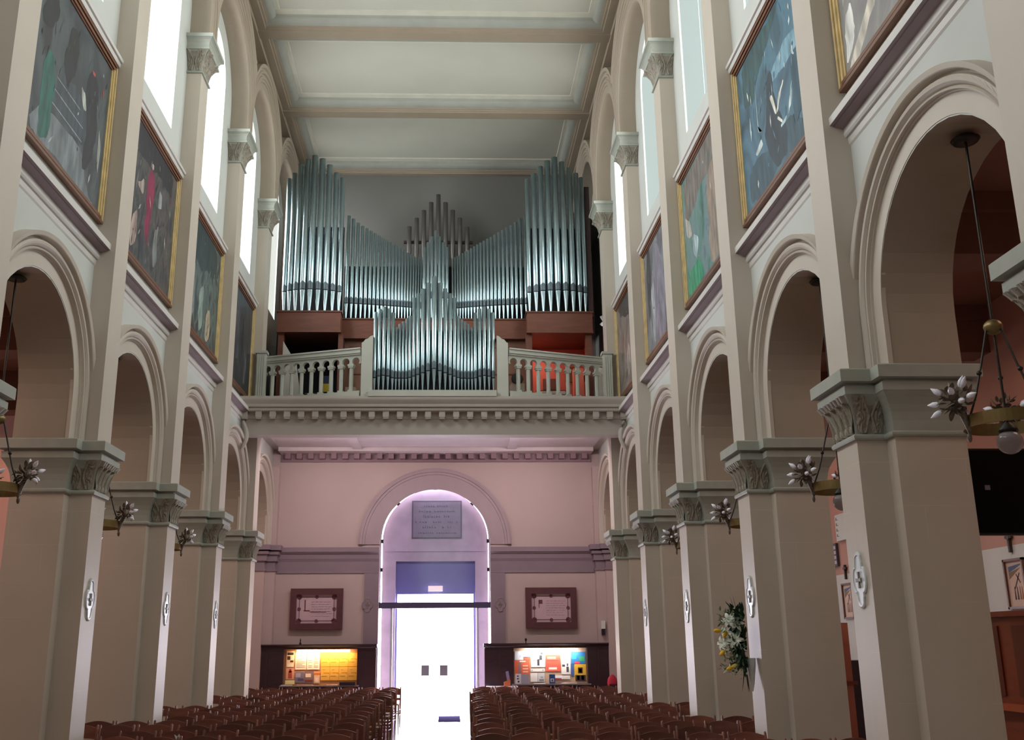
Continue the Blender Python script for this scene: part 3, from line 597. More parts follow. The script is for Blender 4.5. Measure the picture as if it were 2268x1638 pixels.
# framed charters
def charter(x0, x1, label, initial):
    t = thing('framed_charter', label, 'framed document', ((x0+x1)/2, 26.9, 2.18), 'framed documents on the entrance wall')
    y = 26.86; z0, z1 = 2.17, 3.21; w = .155
    fm = mat('charter_frame', '#5a3338', .4, var=.1, scale=4)
    b = MB(); 
    for a, c, d, e in ((x0, x1, z0, z0+w), (x0, x1, z1-w, z1), (x0, x0+w, z0+w, z1-w), (x1-w, x1, z0+w, z1-w)): b.box(a, c, y-.05, 26.93, d, e)
    b.obj('frame', fm, t)
    b = MB(); b.box(x0+w, x1-w, y+.02, y+.03, z0+w, z1-w); b.obj('sheet', mat('charter_paper', '#c7aab2', .7, var=.05), t)
    b = MB(); ink = mat('charter_ink', '#6a3c44', .7); yy = y+.012
    ax, bx, az, bz = x0+w+.07, x1-w-.07, z0+w+.06, z1-w-.06
    for a, c, d, e in ((ax, bx, az, az+.012), (ax, bx, bz-.012, bz), (ax, ax+.012, az, bz), (bx-.012, bx, az, bz)): b.box(a, c, yy, y+.02, d, e)
    for px in (ax, bx):
        for pz in (az, bz): b.lathe((px, yy, pz), [(.07, 0), (.07, .006)], 8, 0, 'y')
    mx, mz = (ax+bx)/2, (az+bz)/2
    for px, pz in ((mx, az), (mx, bz), (ax, mz), (bx, mz)): b.lathe((px, yy-.004, pz), [(.045, 0), (.045, .01)], 12, 0, 'y')
    if initial == 'L':
        b.box(ax+.14, ax+.165, yy, y+.02, bz-.34, bz-.08); b.box(ax+.12, ax+.28, yy, y+.02, bz-.36, bz-.335); b.box(ax+.13, ax+.175, yy, y+.02, bz-.09, bz-.078)
        b.box(ax+.28, bx-.2, yy, y+.02, az+.22, az+.235)
    else:
        b.box(ax+.12, ax+.22, yy, y+.02, bz-.20, bz-.10); b.box(ax+.12, ax+.135, yy, y+.02, bz-.30, bz-.1)
    rr = random.Random(5)
    for k in range(7): 
        x = ax+.32
        while x < bx-.12:
            c = rr.uniform(.03, .09); b.box(x, x+c, yy+.003, y+.02, bz-.13-k*.06, bz-.126-k*.06); x += c+.03
    b.obj('lettering', ink, t)
charter(-3.79, -2.43, 'dark-framed illuminated document with large L, above the orange case', 'L'); charter(2.35, 3.69, 'dark-framed illuminated document above the white-lit case', 'P')

# quatrefoil consecration medallions
MED = mat('medallion_plaster', '#c6cbcc', .35, var=.05, scale=6); CROSSM = mat('medallion_cross', '#7d7268', .5)
def medallion(c, nrm, label, w=.31, h=.44, m=MED):
    t = thing('cross_medallion', label, 'medallion', c, 'consecration cross medallions')
    n = Vector(nrm); u = Vector((0, 0, 1)).cross(n)
    def out(k, sc, o):
        pts = []
        N_ = 48
        for j in range(N_):
            a = 2*PI*j/N_; r = .5*(.72+.28*abs(math.cos(2*a))**.6)*(1 if True else 1)
            if abs(math.sin(a)) > .9: r *= 1.12
            pts.append(Vector(c)+u*(w*sc*r*math.cos(a))+Vector((0, 0, 1))*(h*sc*1.06*r*math.sin(a))+n*o)
        return [tuple(p) for p in pts]
    b = MB(); b.loft([out(0, 1, 0), out(0, 1, .012), out(0, .93, .02), out(0, .88, .02), out(0, .84, .012)]); b.obj('plaque', m, t)
    b = MB()
    for d, wd in ((Vector((0, 0, 1)), .075), (u, .055)):
        e = u if d.z else Vector((0, 0, 1))
        for sg in (-1, 1):
            q = [Vector(c)+n*.013+d*sg*.0+e*.010, Vector(c)+n*.013+d*sg*wd+e*.017, Vector(c)+n*.013+d*sg*wd-e*.017, Vector(c)+n*.011-e*.010]
            b.prism([tuple(p) for p in q], tuple(n*.014))
    b.obj('cross', CROSSM, t)
ML = {(-1, 0): 'cross medallion on the pier opposite the television', (1, 0): 'cross medallion on the large pier beside the television', (-1, 1): 'cross medallion on the pier opposite the flowers', (1, 1): 'cross medallion just above the flower arrangement',
      (-1, 2): 'shining cross medallion on the pier after the one facing the flowers', (1, 2): 'cross medallion on the pier behind the flowers', (-1, 3): 'dark-edged cross medallion on the last slim pier before the gallery', (1, 3): 'cross medallion on the last pier before the gallery, flower side'}
for (s, i), l in ML.items(): medallion((s*XP, PY(i)+.0, 2.37), (-s, 0, 0), l)
medallion((-1.79, 26.88, 2.78), (0, -1, 0), 'cross medallion between the L document and the doorway', .3, .32, LILAC); medallion((1.69, 26.88, 2.78), (0, -1, 0), 'faint cross medallion between doorway and the other framed document', .3, .32, LILAC)

exec_parts = []

# ------------------------------------------------------------------ organ gallery
t = thing('organ_gallery', 'stone gallery with dentil cornice carrying the organ', 'gallery', (0, 22.5, 6.4))
GAL = mat('gallery_stone', '#b5aca4', .5, var=.03, scale=1.5); YG = 22.50
b = MB(); b.box(-XW, XW, YG, Y_END, 6.90, 7.24); b.obj('floor_slab', GAL, t)
b = MB(); b.box(-XW, XW, YG, 22.85, 6.42, 6.90); b.obj('front_beam', GAL, t)
b = MB(); prof = [(YG+.02, 6.78), (YG-.02, 6.79), (YG-.03, 6.93), (YG-.17, 6.935), (YG-.19, 6.95), (YG-.20, 7.0), (YG-.18, 7.01), (YG-.22, 7.02), (YG-.235, 7.03), (YG-.24, 7.09), (YG-.26, 7.12), (YG-.29, 7.17), (YG-.30, 7.20), (YG-.30, 7.26), (YG+.02, 7.27)]
b.prism([(-XW, y, z) for y, z in prof], (2*XW, 0, 0)); b.obj('cornice', GAL, t)
for k in range(28):
    x = -4.33+k*.3215
    b = MB(); b.box(x-.07, x+.07, YG-.16, YG-.02, 6.80, 6.935); b.box(x-.06, x+.06, YG-.15, YG-.02, 6.765, 6.80); b.obj('dentil', GAL, t)
b = MB(); b.box(-4.2, 4.2, 22.85, Y_END, 6.86, 6.90); b.obj('soffit', mat('gallery_soffit', '#c4b6b8', .6, var=.04), t)
b = MB(); b.box(-4.2, 4.2, 23.1, 23.35, 6.62, 6.87); b.box(-4.2, 4.2, 26.3, 26.93, 6.76, 6.86)
for x in (-2.1, 2.0): b.box(x-.12, x+.12, 23.35, 26.4, 6.80, 6.87)
b.obj('soffit_beam', mat('gallery_soffit', '#c4b6b8', .6), t)
b = MB()
for k in range(27): x = -4.0+k*.308; b.box(x-.072, x+.072, 26.66, 26.90, 6.62, 6.76)
b.box(-4.2, 4.2, 26.86, 26.93, 6.56, 6.76); b.obj('wall_dentils', mat('wall_dentil', '#8c7078', .6), t)
# big stone brackets where the gallery meets the walls
for s in (-1, 1):
    b = MB(); b.tube([(s*4.38, 22.32+.1*math.sin(a)*0, 6.62-.0*a) if False else (s*(4.36-.10*math.sin(a)), 22.40-.02*a, 6.72-.22*a) for a in [PI*k/8 for k in range(9)]], [.03+.03*math.sin(PI*k/8) for k in range(9)], 8)
    b.obj('bracket', GAL, t)

# balustrades: angled runs of keyhole arches on fluted balusters
BAL = mat('balustrade_stone', '#b7b8ae', .5, var=.04, scale=3)
def balustrade(s, label):
    A = Vector((s*4.12, 23.25, 0)); Bp = Vector((s*1.70, 22.42, 0)); d = (Bp-A); Ln = d.length; d.normalize(); n = Vector((-d.y, d.x, 0)); n = n if n.y < 0 else -n
    t = thing('balustrade', label, 'balustrade', tuple((A+Bp)/2+Vector((0, 0, 7.26))), 'gallery balustrades')
    def P(u, v, z): q = A+d*u+n*v; return (q.x, q.y, z)
    def bar(b, u0, u1, v0, v1, z0, z1): b.prism([P(u0, v0, z0), P(u1, v0, z0), P(u1, v1, z0), P(u0, v1, z0)], (0, 0, z1-z0))
    b = MB(); bar(b, 0, Ln, -.09, .09, 8.33, 8.42); bar(b, 0, Ln, -.07, .07, 8.29, 8.33); bar(b, 0, Ln, -.11, .11, 8.42, 8.455); b.obj('rail', BAL, t)
    b = MB(); bar(b, 0, Ln, -.12, .12, 7.24, 7.39); bar(b, 0, Ln, -.10, .10, 7.39, 7.42); b.obj('base', BAL, t)
    K = 10; sp_ = Ln/K
    b = MB()   # arcade plate with keyhole cut-outs
    for k in range(K):
        uc = (k+.5)*sp_; r = .092; zc = 8.14; m = 22; a0 = math.radians(-38)
        arc = [(uc+r*math.cos(a), zc+r*math.sin(a)) for a in [a0+(PI-2*a0)*j/m for j in range(m+1)]]
        for v in (-.045, .045):
            for (ua, za), (ub, zb) in zip(arc, arc[1:]):
                ea = uc+sp_/2 if (ua+ub)/2 > uc else uc-sp_/2
                if za > zc+.02 or zb > zc+.02: b.poly([P(ua, v, za), P(ub, v, zb), P(ub, v, 8.29), P(ua, v, 8.29)])
                else: b.poly([P(ua, v, za), P(ub, v, zb), P(ea, v, zb), P(ea, v, za)])
            for sg in (-1, 1): b.poly([P(uc+sg*r, v, zc), P(uc+sg*sp_/2, v, zc), P(uc+sg*sp_/2, v, 8.29), P(uc+sg*r, v, 8.29)])
        for (ua, za), (ub, zb) in zip(arc, arc[1:]): b.poly([P(ua, -.045, za), P(ub, -.045, zb), P(ub, .045, zb), P(ua, .045, za)])
        uL = arc[0][0]; zl = arc[0][1]
        b.poly([P(uL, -.045, zl), P(uL, .045, zl), P(uc+sp_/2, .045, zl), P(uc+sp_/2, -.045, zl)]); uR = arc[-1][0]; b.poly([P(uR, -.045, zl), P(uR, .045, zl), P(uc-sp_/2, .045, zl), P(uc-sp_/2, -.045, zl)])
    b.obj('keyhole_arcade', BAL, t, recalc=False)
    for k in range(K):
        u = k*sp_ if k else .02
        b = MB(); bar(b, u-.075, u+.075, -.06, .06, 8.035, 8.085); bar(b, u-.06, u+.06, -.055, .055, 7.995, 8.035)
        ring = []
        for j in range(32):
            a = 2*PI*j/32; rr_ = .048*(1-.10*(j % 4 >= 2)); ring.append((u+rr_*math.cos(a), rr_*math.sin(a)))
        b.loft([[P(a, c, z) for a, c in ring] for z in (7.47, 7.995)]); bar(b, u-.06, u+.06, -.06, .06, 7.42, 7.47); b.obj('baluster', BAL, t)
    b = MB(); x = s*4.14; b.box(x-.11, x+.11, 23.0, 23.2, 7.24, 8.50); 
    for q in (-.07, -.02, .03, .08): b.box(x+q-.018, x+q+.018, 22.985, 23.0, 7.3, 8.42)
    b.box(x-.14, x+.14, 22.97, 23.22, 8.50, 8.56); b.obj('end_post', BAL, t)
    b = MB(); x0, x1 = s*1.70, s*1.44
    b.prism([(x0, 22.30, 7.26), (x1, 22.30, 7.26), (x1, 22.30, 8.74), (s*1.50, 22.30, 8.72), (s*1.56, 22.30, 8.66), (s*1.62, 22.30, 8.64), (s*1.66, 22.30, 8.58), (x0, 22.30, 8.56)], (0, .16, 0)); b.obj('ramp_post', BAL, t)
balustrade(-1, 'keyhole-arched stone balustrade before the dark organ recess'); balustrade(1, 'keyhole-arched stone balustrade before the red-lit console')

# ------------------------------------------------------------------ organ pipes
def pipe(t, x, y, zb, zm, zt, r, m=None, mouth=True):
    """foot cone from zb to zm, body from zm to zt"""
    b = MB(); c = (x, y, 0); m = m or PIPE
    b.lathe(c, [(r*.28, zb), (r*.3, zb+.02), (r*.92, zm-.10), (r, zm-.085), (r, zt), (r*.86, zt), (r*.86, zt-.25)], 18, caps=False)
    o = b.obj('pipe', m, t, origin=(x, y, zb), recalc=False)
    if not mouth: return
    h = max(.09, r*1.5); b = MB(); k = 8; A = [(-PI/2)+math.radians(-62+124*j/k) for j in range(k+1)]
    lo = [(x+r*1.015*math.cos(a), y+r*1.015*math.sin(a)*(1 if True else 1), zm-.07) for a in A]
    hi = [(x+r*1.015*math.cos(a), y+r*1.015*math.sin(a), zm+h*.75+h*.55*(1-abs(2*j/k-1))) for j, a in enumerate(A)]
    b.loft([lo, hi], 0, False, False)
    lo2 = [(p[0], p[1]-.002, zm-.085) for p in lo]; b.loft([lo2, [(p[0], p[1]-.002, zm-.06) for p in lo]], 1, False, False)
    b.obj('mouth', [MOUTH, DARK], o, recalc=False)
org = thing('pipe_organ', 'great organ with wooden case and tall silver pipes filling the gallery', 'organ', (0, 25.2, 7.24))
LTX = [-3.95, -3.80, -3.63, -3.45, -3.26, -3.06, -2.87, -2.69, -2.53]; LTZ = [13.84, 13.96, 14.2, 14.31, 14.42, 14.34, 14.18, 13.99, 13.87]
RTX = [2.43, 2.60, 2.775, 2.965, 3.16, 3.36, 3.555, 3.74, 3.89]; RTZ = [13.88, 14.01, 14.18, 14.33, 14.43, 14.30, 14.14, 14.02, 13.93]
for xs, zs in ((LTX, LTZ), (RTX, RTZ)):
    for k, (x, z) in enumerate(zip(xs, zs)):
        bow = .22*math.cos((k-4)/4*PI/2*.9); rad = .064+.022*math.cos((k-4)/4*PI/2)
        pipe(org, x, 24.68-bow, 10.02, 10.70, z, rad)
XF = [-2.36+.0*k for k in range(22)]; x = -2.37; step = .104
FZ = [12.91, 12.83, 12.72, 12.63, 12.57, 12.50, 12.44, 12.37, 12.31, 12.26, 12.21, 12.16, 12.11, 12.06, 12.01, 11.96, 11.92, 11.88, 11.84, 11.80, 11.77, 11.74]
xx = []; st = .130
for k in range(22): xx.append(x); x += st; st = max(.068, st*.965)
sc_ = (2.37-.42)/(xx[-1]-xx[0]); xx = [-2.37+(q-xx[0])*sc_ for q in xx]
for s in (-1, 1):
    for k in range(22):
        q = xx[k]; rad = .0505-.0011*k
        pipe(org, -s*abs(q)*-1 if False else s*abs(q), 24.95+.20*(k/21), 9.99, 10.50-.003*k, FZ[k]+(.04 if s > 0 else 0), rad)
for k, z in enumerate([11.95, 12.10, 12.26, 12.43, 12.26, 12.10, 11.95]): pipe(org, -.33+.1*k*1.0+.0, 24.80, 10.0, 10.6, z, .044)
for k, z in enumerate([13.19, 13.45, 13.69, 13.94, 14.18, 13.94, 13.70, 13.46, 13.18]): pipe(org, -.80+.205*k, 26.3, 12.0, 12.5, z, .066, PIPED, False)
b = MB(); b.box(-.95, 1.0, 26.36, 26.42, 12.72, 12.80); b.box(-.95, 1.0, 26.2, 26.92, 11.9, 12.0); b.obj('rear_rack', WOODD, org)
for x0, x1, y0, z0, z1 in ((-4.05, -2.44, 24.38, 9.50, 10.0), (2.33, 4.02, 24.38, 9.50, 10.0), (-2.44, 2.33, 24.78, 9.46, 9.93)):
    b = MB(); b.box(x0, x1, y0, 26.0, z0, z1); b.box(x0-.03, x1+.03, y0-.03, 26.0, z1, z1+.035); b.box(x0-.015, x1+.015, y0-.015, 26.0, z0-.04, z0); b.obj('case_beam', WOOD, org)
for x0, x1 in ((-4.03, -3.88), (-2.50, -2.38), (2.30, 2.46), (3.84, 4.0)):
    b = MB(); b.box(x0, x1, 24.5, 24.7, 7.24, 9.48); b.obj('case_post', WOOD, org)
b = MB(); b.box(-2.4, 2.35, 24.95, 25.02, 7.24, 9.46); b.obj('lower_panelling', mat('organ_panel_wood', '#7d5644', .5, var=.1, scale=3), org)
for x in (-2.25, -1.75, -1.25, 1.2, 1.7):
    b = MB()
    for a, c, d, e in ((x, x+.42, 8.5, 8.53), (x, x+.42, 9.22, 9.25), (x, x+.03, 8.53, 9.22), (x+.39, x+.42, 8.53, 9.22)): b.box(a, c, 24.93, 24.95, d, e)
    b.obj('panel_moulding', WOOD, org)
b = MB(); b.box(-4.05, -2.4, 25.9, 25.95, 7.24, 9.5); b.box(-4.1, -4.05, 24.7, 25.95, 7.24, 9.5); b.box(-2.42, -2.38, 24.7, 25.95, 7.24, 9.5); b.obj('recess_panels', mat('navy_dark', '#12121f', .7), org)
RED = mat('red_wall', '#b85c4c', .7, var=.06, scale=2)
b = MB(); b.box(2.33, 4.0, 25.9, 25.95, 7.24, 9.5); b.box(3.98, 4.02, 24.7, 25.95, 7.24, 9.5); b.box(2.33, 2.37, 24.7, 25.95, 7.24, 9.5); b.obj('console_room_walls', RED, org)
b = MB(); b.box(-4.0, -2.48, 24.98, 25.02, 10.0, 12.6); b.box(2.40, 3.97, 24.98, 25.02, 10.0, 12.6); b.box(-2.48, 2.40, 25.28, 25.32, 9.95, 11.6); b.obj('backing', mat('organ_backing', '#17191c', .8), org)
b = MB(); b.box(3.97, 4.10, 24.7, 26.9, 10.0, 13.7); b.obj('side_panel', mat('side_panel_wood', '#3a2726', .6), org)
b = MB(); b.tube([(-4.0, 24.9, 12.55), (-2.5, 24.9, 12.55)], .018, 6); b.tube([(2.4, 24.9, 12.55), (3.95, 24.9, 12.55)], .018, 6); b.obj('pipe_stay', DARK, org)
area((2.75, 25.3, 9.35), (0, 0, 0), .5, .3, 8, (1.0, .62, .5), 'console_lamp'); point((2.55, 25.0, 8.6), 2.5, (1, .6, .45), .04, 'console_lamp')
# console things behind the right balustrade
t = thing('organ_console', 'organ console with dark keydesk in the red-lit recess', 'console', (3.0, 25.4, 7.24))
MB().box(2.6, 3.4, 25.2, 25.85, 7.24, 8.15).obj('desk', WOODD, t); MB().box(2.65, 3.35, 25.0, 25.3, 8.0, 8.08).obj('keyboard', mat('ivory', '#ddd4c8', .3), t); MB().box(2.8, 3.2, 25.35, 25.4, 8.2, 8.5).obj('music_desk', WOOD, t)
t = thing('music_shelf', 'wall shelf of framed papers beside the red console recess', 'shelf', (3.8, 25.2, 8.2)); MB().box(3.62, 3.95, 24.9, 25.7, 8.50, 8.54).obj('board', WOOD, t); MB().box(3.45, 3.72, 25.84, 25.89, 8.55, 8.95).obj('frame', FRAMEW, t)
tag(MB().box(3.45, 3.70, 24.1, 24.35, 7.24, 8.45).obj('orange_cabinet', mat('orange_cabinet', '#cf6248', .6)), 'tall orange-red cabinet standing behind the balustrade', 'cabinet')
tag(MB().box(3.98, 4.2, 23.6, 23.95, 7.24, 8.45).obj('white_screen', WHITE), 'white panel behind the balustrade corner', 'panel')
b = MB(); b.box(1.85, 2.2, 23.9, 24.2, 7.24, 8.0, 1); b.lathe((2.02, 23.86, 8.12), [(.13, 0), (.15, .06), (.13, .16)], 16, 0, 'y'); tag(b.obj('fan_heater', [mat('black_metal', '#111114', .4), mat('beige_box', '#9a8a7e', .7)]), 'round black fan on a beige box behind the balustrade', 'fan')
b = MB(); b.box(3.1, 4.1, 23.75, 24.1, 7.24, 7.52); tag(b.obj('black_case', MATS['black_metal']), 'long black case on the gallery floor by the console', 'case')
tag(MB().box(-2.75, -2.5, 23.6, 23.8, 7.24, 8.1).obj('yellow_black_bag', [mat('navy_cloth', '#1f2b45', .8)]), 'dark blue bag behind the balustrade of the dark recess', 'bag')
tag(MB().box(-2.74, -2.58, 23.57, 23.6, 7.7, 7.9).obj('yellow_pouch', [mat('yellow_cloth', '#b8a02c', .8)]), 'yellow pouch against the dark blue bag', 'pouch')
tag(MB().box(-2.2, -1.95, 23.7, 24.0, 7.24, 7.85).obj('cardboard_box', [mat('card', '#a3897a', .8)]), 'beige cardboard box behind the balustrade', 'box')
tag(MB().box(-3.2, -2.9, 23.9, 24.2, 7.24, 7.75).obj('grey_box', [mat('grey_box', '#5f6262', .8)]), 'grey box behind the balustrade of the dark recess', 'box')
b = MB(); b.prism([(-3.86, 24.3, 7.24), (-3.86, 24.3, 9.2), (-3.5, 24.3, 8.6), (-3.3, 24.3, 7.24)], (0, .02, 0)); tag(b.obj('leaning_board', mat('pale_board', '#b9b4ac', .7)), 'pale triangular board leaning in the dark recess', 'board')
# floodlight by the right window
t = thing('wall_floodlight', 'white spotlight cluster on the wall beside the organ case', 'lamp', (4.2, 24.1, 9.5))
for k, (dy, dz) in enumerate(((0, .25), (.12, .1), (-.1, .0))):
    b = MB(); b.tube([(4.35, 24.1+dy*.3, 9.5), (4.2, 24.0+dy, 9.55+dz)], [.02, .06], 10); b.obj('spot_head', mat('lamp_white', '#c9cccb', .3), t)

# ------------------------------------------------------------------ choir organ on the gallery front
po = thing('choir_organ', 'small silver-piped organ front projecting over the gallery edge', 'organ', (-.03, 22.4, 7.24))
b = MB(); b.box(-1.52, 1.42, 22.18, 22.62, 7.255, 7.40); b.obj('plinth', BAL, po)
b = MB(); b.box(-1.43, 1.38, 22.55, 22.75, 7.40, 8.95); b.obj('case_back', mat('organ_backing', '#17191c', .8), po)
PX = [-1.395, -1.295, -1.19, -1.085, -.985, -.905, -.825, -.745, -.665, -.583, -.492, -.395, -.282, -.155, -.02, .115, .24, .352, .452, .542, .624, .704, .784, .864, .945, 1.045, 1.15, 1.255, 1.355]
PZ = [9.33, 9.40, 9.45, 9.41, 9.32, 8.97, 9.05, 9.11, 9.18, 9.24, 9.69, 9.79, 9.90, 10.04, 10.19, 10.04, 9.91, 9.79, 9.69, 9.24, 9.17, 9.11, 9.05, 8.97, 9.32, 9.41, 9.46, 9.41, 9.33]
for k, (x, z) in enumerate(zip(PX, PZ)):
    c = abs(x+.02); rad = .060-.020*min(1, c/.55) if c < .6 else (.034 if c < .93 else .043)
    zm = 7.80+(.20*max(0, 1-c/.6) if c < .6 else (.0 if c < .93 else .05*math.cos((c-1.17)/.22*PI/2)))
    pipe(po, x, 22.40-.09*max(0, 1-c/.55) if c < .6 else (22.42 if c < .93 else 22.40-.05*math.cos((c-1.17)/.22*PI/2)), 7.41, zm, z, rad)

# ------------------------------------------------------------------ wall paintings
def canvas_mat(name, cols, scale, stretch, seed):
    if name in MATS: return MATS[name]
    m = bpy.data.materials.new(name); m.use_nodes = True; n = m.node_tree.nodes; l = m.node_tree.links; bs = n['Principled BSDF']; bs.inputs['Roughness'].default_value = .45
    tcd = n.new('ShaderNodeTexCoord'); mp = n.new('ShaderNodeMapping'); mp.inputs['Scale'].default_value = stretch; mp.inputs['Location'].default_value = (seed, seed*2, seed*3)
    no = n.new('ShaderNodeTexNoise'); no.inputs['Scale'].default_value = scale; no.inputs['Detail'].default_value = 6; no.inputs['Distortion'].default_value = .8
    rp = n.new('ShaderNodeValToRGB'); l.new(tcd.outputs['Object'], mp.inputs[0]); l.new(mp.outputs[0], no.inputs[0]); l.new(no.outputs[0], rp.inputs[0])
    e = rp.color_ramp.elements
    e[0].position = .28; e[1].position = .74; e[0].color = (*lin(cols[0]), 1); e[1].color = (*lin(cols[-1]), 1)
    for k in range(1, len(cols)-1): q = e.new(.28+.46*k/(len(cols)-1)); q.color = (*lin(cols[k]), 1)
    l.new(rp.outputs[0], bs.inputs['Base Color']); MATS[name] = m; return m
def painting(s, i, label, base, shapes):
    y0, y1 = PY(i-1)+.28, PY(i)-.28; z0, z1 = 7.30, 9.70; x = XW
    t = thing('wall_painting', label, 'painting', (s*(x-.05), (y0+y1)/2, z0), 'large paintings above the arcade')
    fw = .13
    def bar(ya, yb, za, zb, xs): b_ = MB(); [b_.box(s*(x-d1), s*(x-d0), *(yy), *(zz)) for d0, d1, yy, zz in xs]; return b_
    b = MB()
    for k, (w0, w1, dp) in enumerate(((0, .04, .07), (.04, .06, .045), (.06, .10, .06), (.10, fw, .04))):
        for a, c, d, e in ((y0+w0, y1-w0, z0+w0, z0+w1), (y0+w0, y1-w0, z1-w1, z1-w0)): b.box(s*(x-dp), s*x, a, c, d, e, 0)
        for a, c, d, e in ((y0+w0, y0+w1, z0+w1, z1-w1), (y1-w1, y1-w0, z0+w1, z1-w1)): b.box(s*(x-dp), s*x, a, c, d, e, 1)
    b.obj('frame', [FRAMEW, GOLD], t)
    b = MB(); b.box(s*(x-.025), s*x, y0+fw, y1-fw, z0+fw, z1-fw); mats = [base]
    lay = .0255; rp_ = random.Random(int(y0*10)+s)
    yy0, yy1, zz0, zz1 = y0+fw, y1-fw, z0+fw, z1-fw
    pal = sorted({c for c, _ in shapes})
    def soft(pp):
        pp = [((1-a)*p[0]+a*q[0], (1-a)*p[1]+a*q[1]) for p, q in zip(pp, pp[1:]+pp[:1]) for a in (.13, .87)]
        return pp
    for c, pts in shapes:
        pts = soft(list(pts)); big = min(max(p[i_] for p in pts)-min(p[i_] for p in pts) for i_ in (0, 1)) > .22
        for _ in range(2 if big else 0):
            q_ = []
            for p, q in zip(pts, pts[1:]+pts[:1]): L_ = math.hypot(p[0]-q[0], p[1]-q[1])*.13; q_ += [p, ((p[0]+q[0])/2+rp_.uniform(-L_, L_), (p[1]+q[1])/2+rp_.uniform(-L_, L_))]
            pts = q_
        mm = mat('pigment_'+c, c, .45, var=.45, scale=4, stretch=(1, 2.2, .6))
        if mm not in mats: mats.append(mm)
        lay += .0002
        b.poly([(s*(x-lay), min(max(p[0], yy0), yy1), min(max(p[1], zz0), zz1)) for p in pts], mats.index(mm))
    for k in range(45):   # loose brush strokes over the figures
        cy, cz = rp_.uniform(yy0+.1, yy1-.1), rp_.uniform(zz0+.15, zz1-.15); L_ = rp_.uniform(.05, .22); w_ = rp_.uniform(.008, .03); a = rp_.gauss(PI/2, .35)
        mi_ = rp_.choice([0, 0, mats.index(MATS['pigment_'+rp_.choice(pal)])]); lay += .00002; dy, dz = math.cos(a), math.sin(a); xq = s*(x-lay)
        b.poly([(xq, cy-dy*L_/2, cz-dz*L_/2), (xq, cy-dz*w_, cz+dy*w_), (xq, cy+dy*L_/2, cz+dz*L_/2), (xq, cy+dz*w_, cz-dy*w_)], mi_)
    b.obj('canvas', mats, t, recalc=False)
cm = canvas_mat
painting(-1, 1, 'dark painting of robed figures on steps, a green robe at its edge', cm('canvas_a', ['#23252a', '#353b40', '#4a5356', '#2b2a2e'], 1.6, (1, 1, .6), 1.0), [
 ('#6a7276', [(10.73, 7.93), (11.78, 7.95), (11.97, 7.65), (12.39, 7.43), (10.3, 7.43), (10.2, 7.6)]), ('#39424a', [(10.75, 8.04), (11.9, 8.0), (11.8, 8.6), (10.9, 8.6)]),
 ('#1f5a50', [(10.41, 8.09), (10.5, 8.62), (10.68, 8.60), (10.80, 8.22), (10.74, 7.56), (10.46, 7.46)]), ('#22202a', [(11.72, 8.93), (11.85, 9.15), (12.0, 9.15), (12.15, 9.0), (12.22, 8.45), (12.14, 8.0), (11.85, 7.7), (11.82, 8.0), (11.84, 8.44)]),
 ('#1c1c24', [(11.08, 9.31), (11.32, 9.35), (11.35, 8.78), (11.15, 8.44), (10.94, 8.74)]), ('#1b1b22', [(10.22, 8.95), (10.4, 9.4), (10.6, 9.4), (10.71, 9.21), (10.55, 8.91), (10.3, 8.82)]),
 ('#8e9799', [(10.76, 8.045), (11.75, 8.045), (11.75, 8.06), (10.76, 8.06)]), ('#8e9799', [(10.79, 8.24), (11.75, 8.235), (11.75, 8.25), (10.79, 8.255)]), ('#8e9799', [(10.82, 8.42), (11.6, 8.42), (11.6, 8.435), (10.82, 8.435)]), ('#a4a99f', [(11.55, 8.75), (11.68, 8.5), (11.8, 8.52), (11.7, 8.72)]), ('#a04038', [(11.86, 9.17), (11.98, 9.17), (11.96, 9.12), (11.88, 9.12)]), ('#9aa09c', [(12.28, 8.55), (12.4, 8.3), (12.38, 7.9), (12.3, 8.1)])])
painting(-1, 2, 'sombre crowd painting with a crimson robed figure', cm('canvas_b', ['#1d1e24', '#34333a', '#55504f', '#26302f', '#7c7a76'], 3.2, (1, 1.4, .55), 4.2), [
 ('#23232a', [(13.7, 9.0), (13.7, 9.56), (15.8, 9.56), (15.8, 9.1), (15.0, 9.2), (14.3, 9.1)]), ('#7e1f44', [(14.61, 9.14), (14.78, 9.10), (14.84, 8.66), (14.74, 8.21), (14.68, 7.78), (14.50, 8.0), (14.46, 8.62)]), ('#b9a79c', [(14.64, 9.22), (14.72, 9.22), (14.72, 9.13), (14.64, 9.13)]), ('#8a8f90', [(15.12, 8.98), (15.26, 8.93), (15.28, 8.71), (15.06, 8.64)]), ('#6f7371', [(15.0, 8.2), (15.2, 8.4), (15.25, 7.8), (15.05, 7.6)]), ('#a08c84', [(13.9, 8.0), (14.1, 8.2), (14.15, 7.7), (13.9, 7.5)]), ('#9c8f86', [(14.0, 8.6), (14.3, 8.8), (14.3, 8.5)])])
painting(-1, 3, 'greenish dark painting of standing figures, third from the altar end', cm('canvas_c', ['#22282a', '#3a4646', '#5d6a64', '#2a2d30', '#6d5f50'], 3.0, (1, 1.3, .6), 9.3), [('#2c3838', [(17.1, 8.9), (17.1, 9.55), (19.2, 9.55), (19.2, 8.9), (18, 8.7)]), ('#8a9c92', [(18.0, 8.3), (18.3, 8.5), (18.35, 7.7), (18.1, 7.5)]), ('#a89a80', [(18.6, 8.0), (18.9, 8.2), (18.95, 7.6), (18.6, 7.5)]), ('#7c8480', [(17.5, 8.6), (17.6, 8.7), (17.7, 7.8), (17.55, 7.6)])])
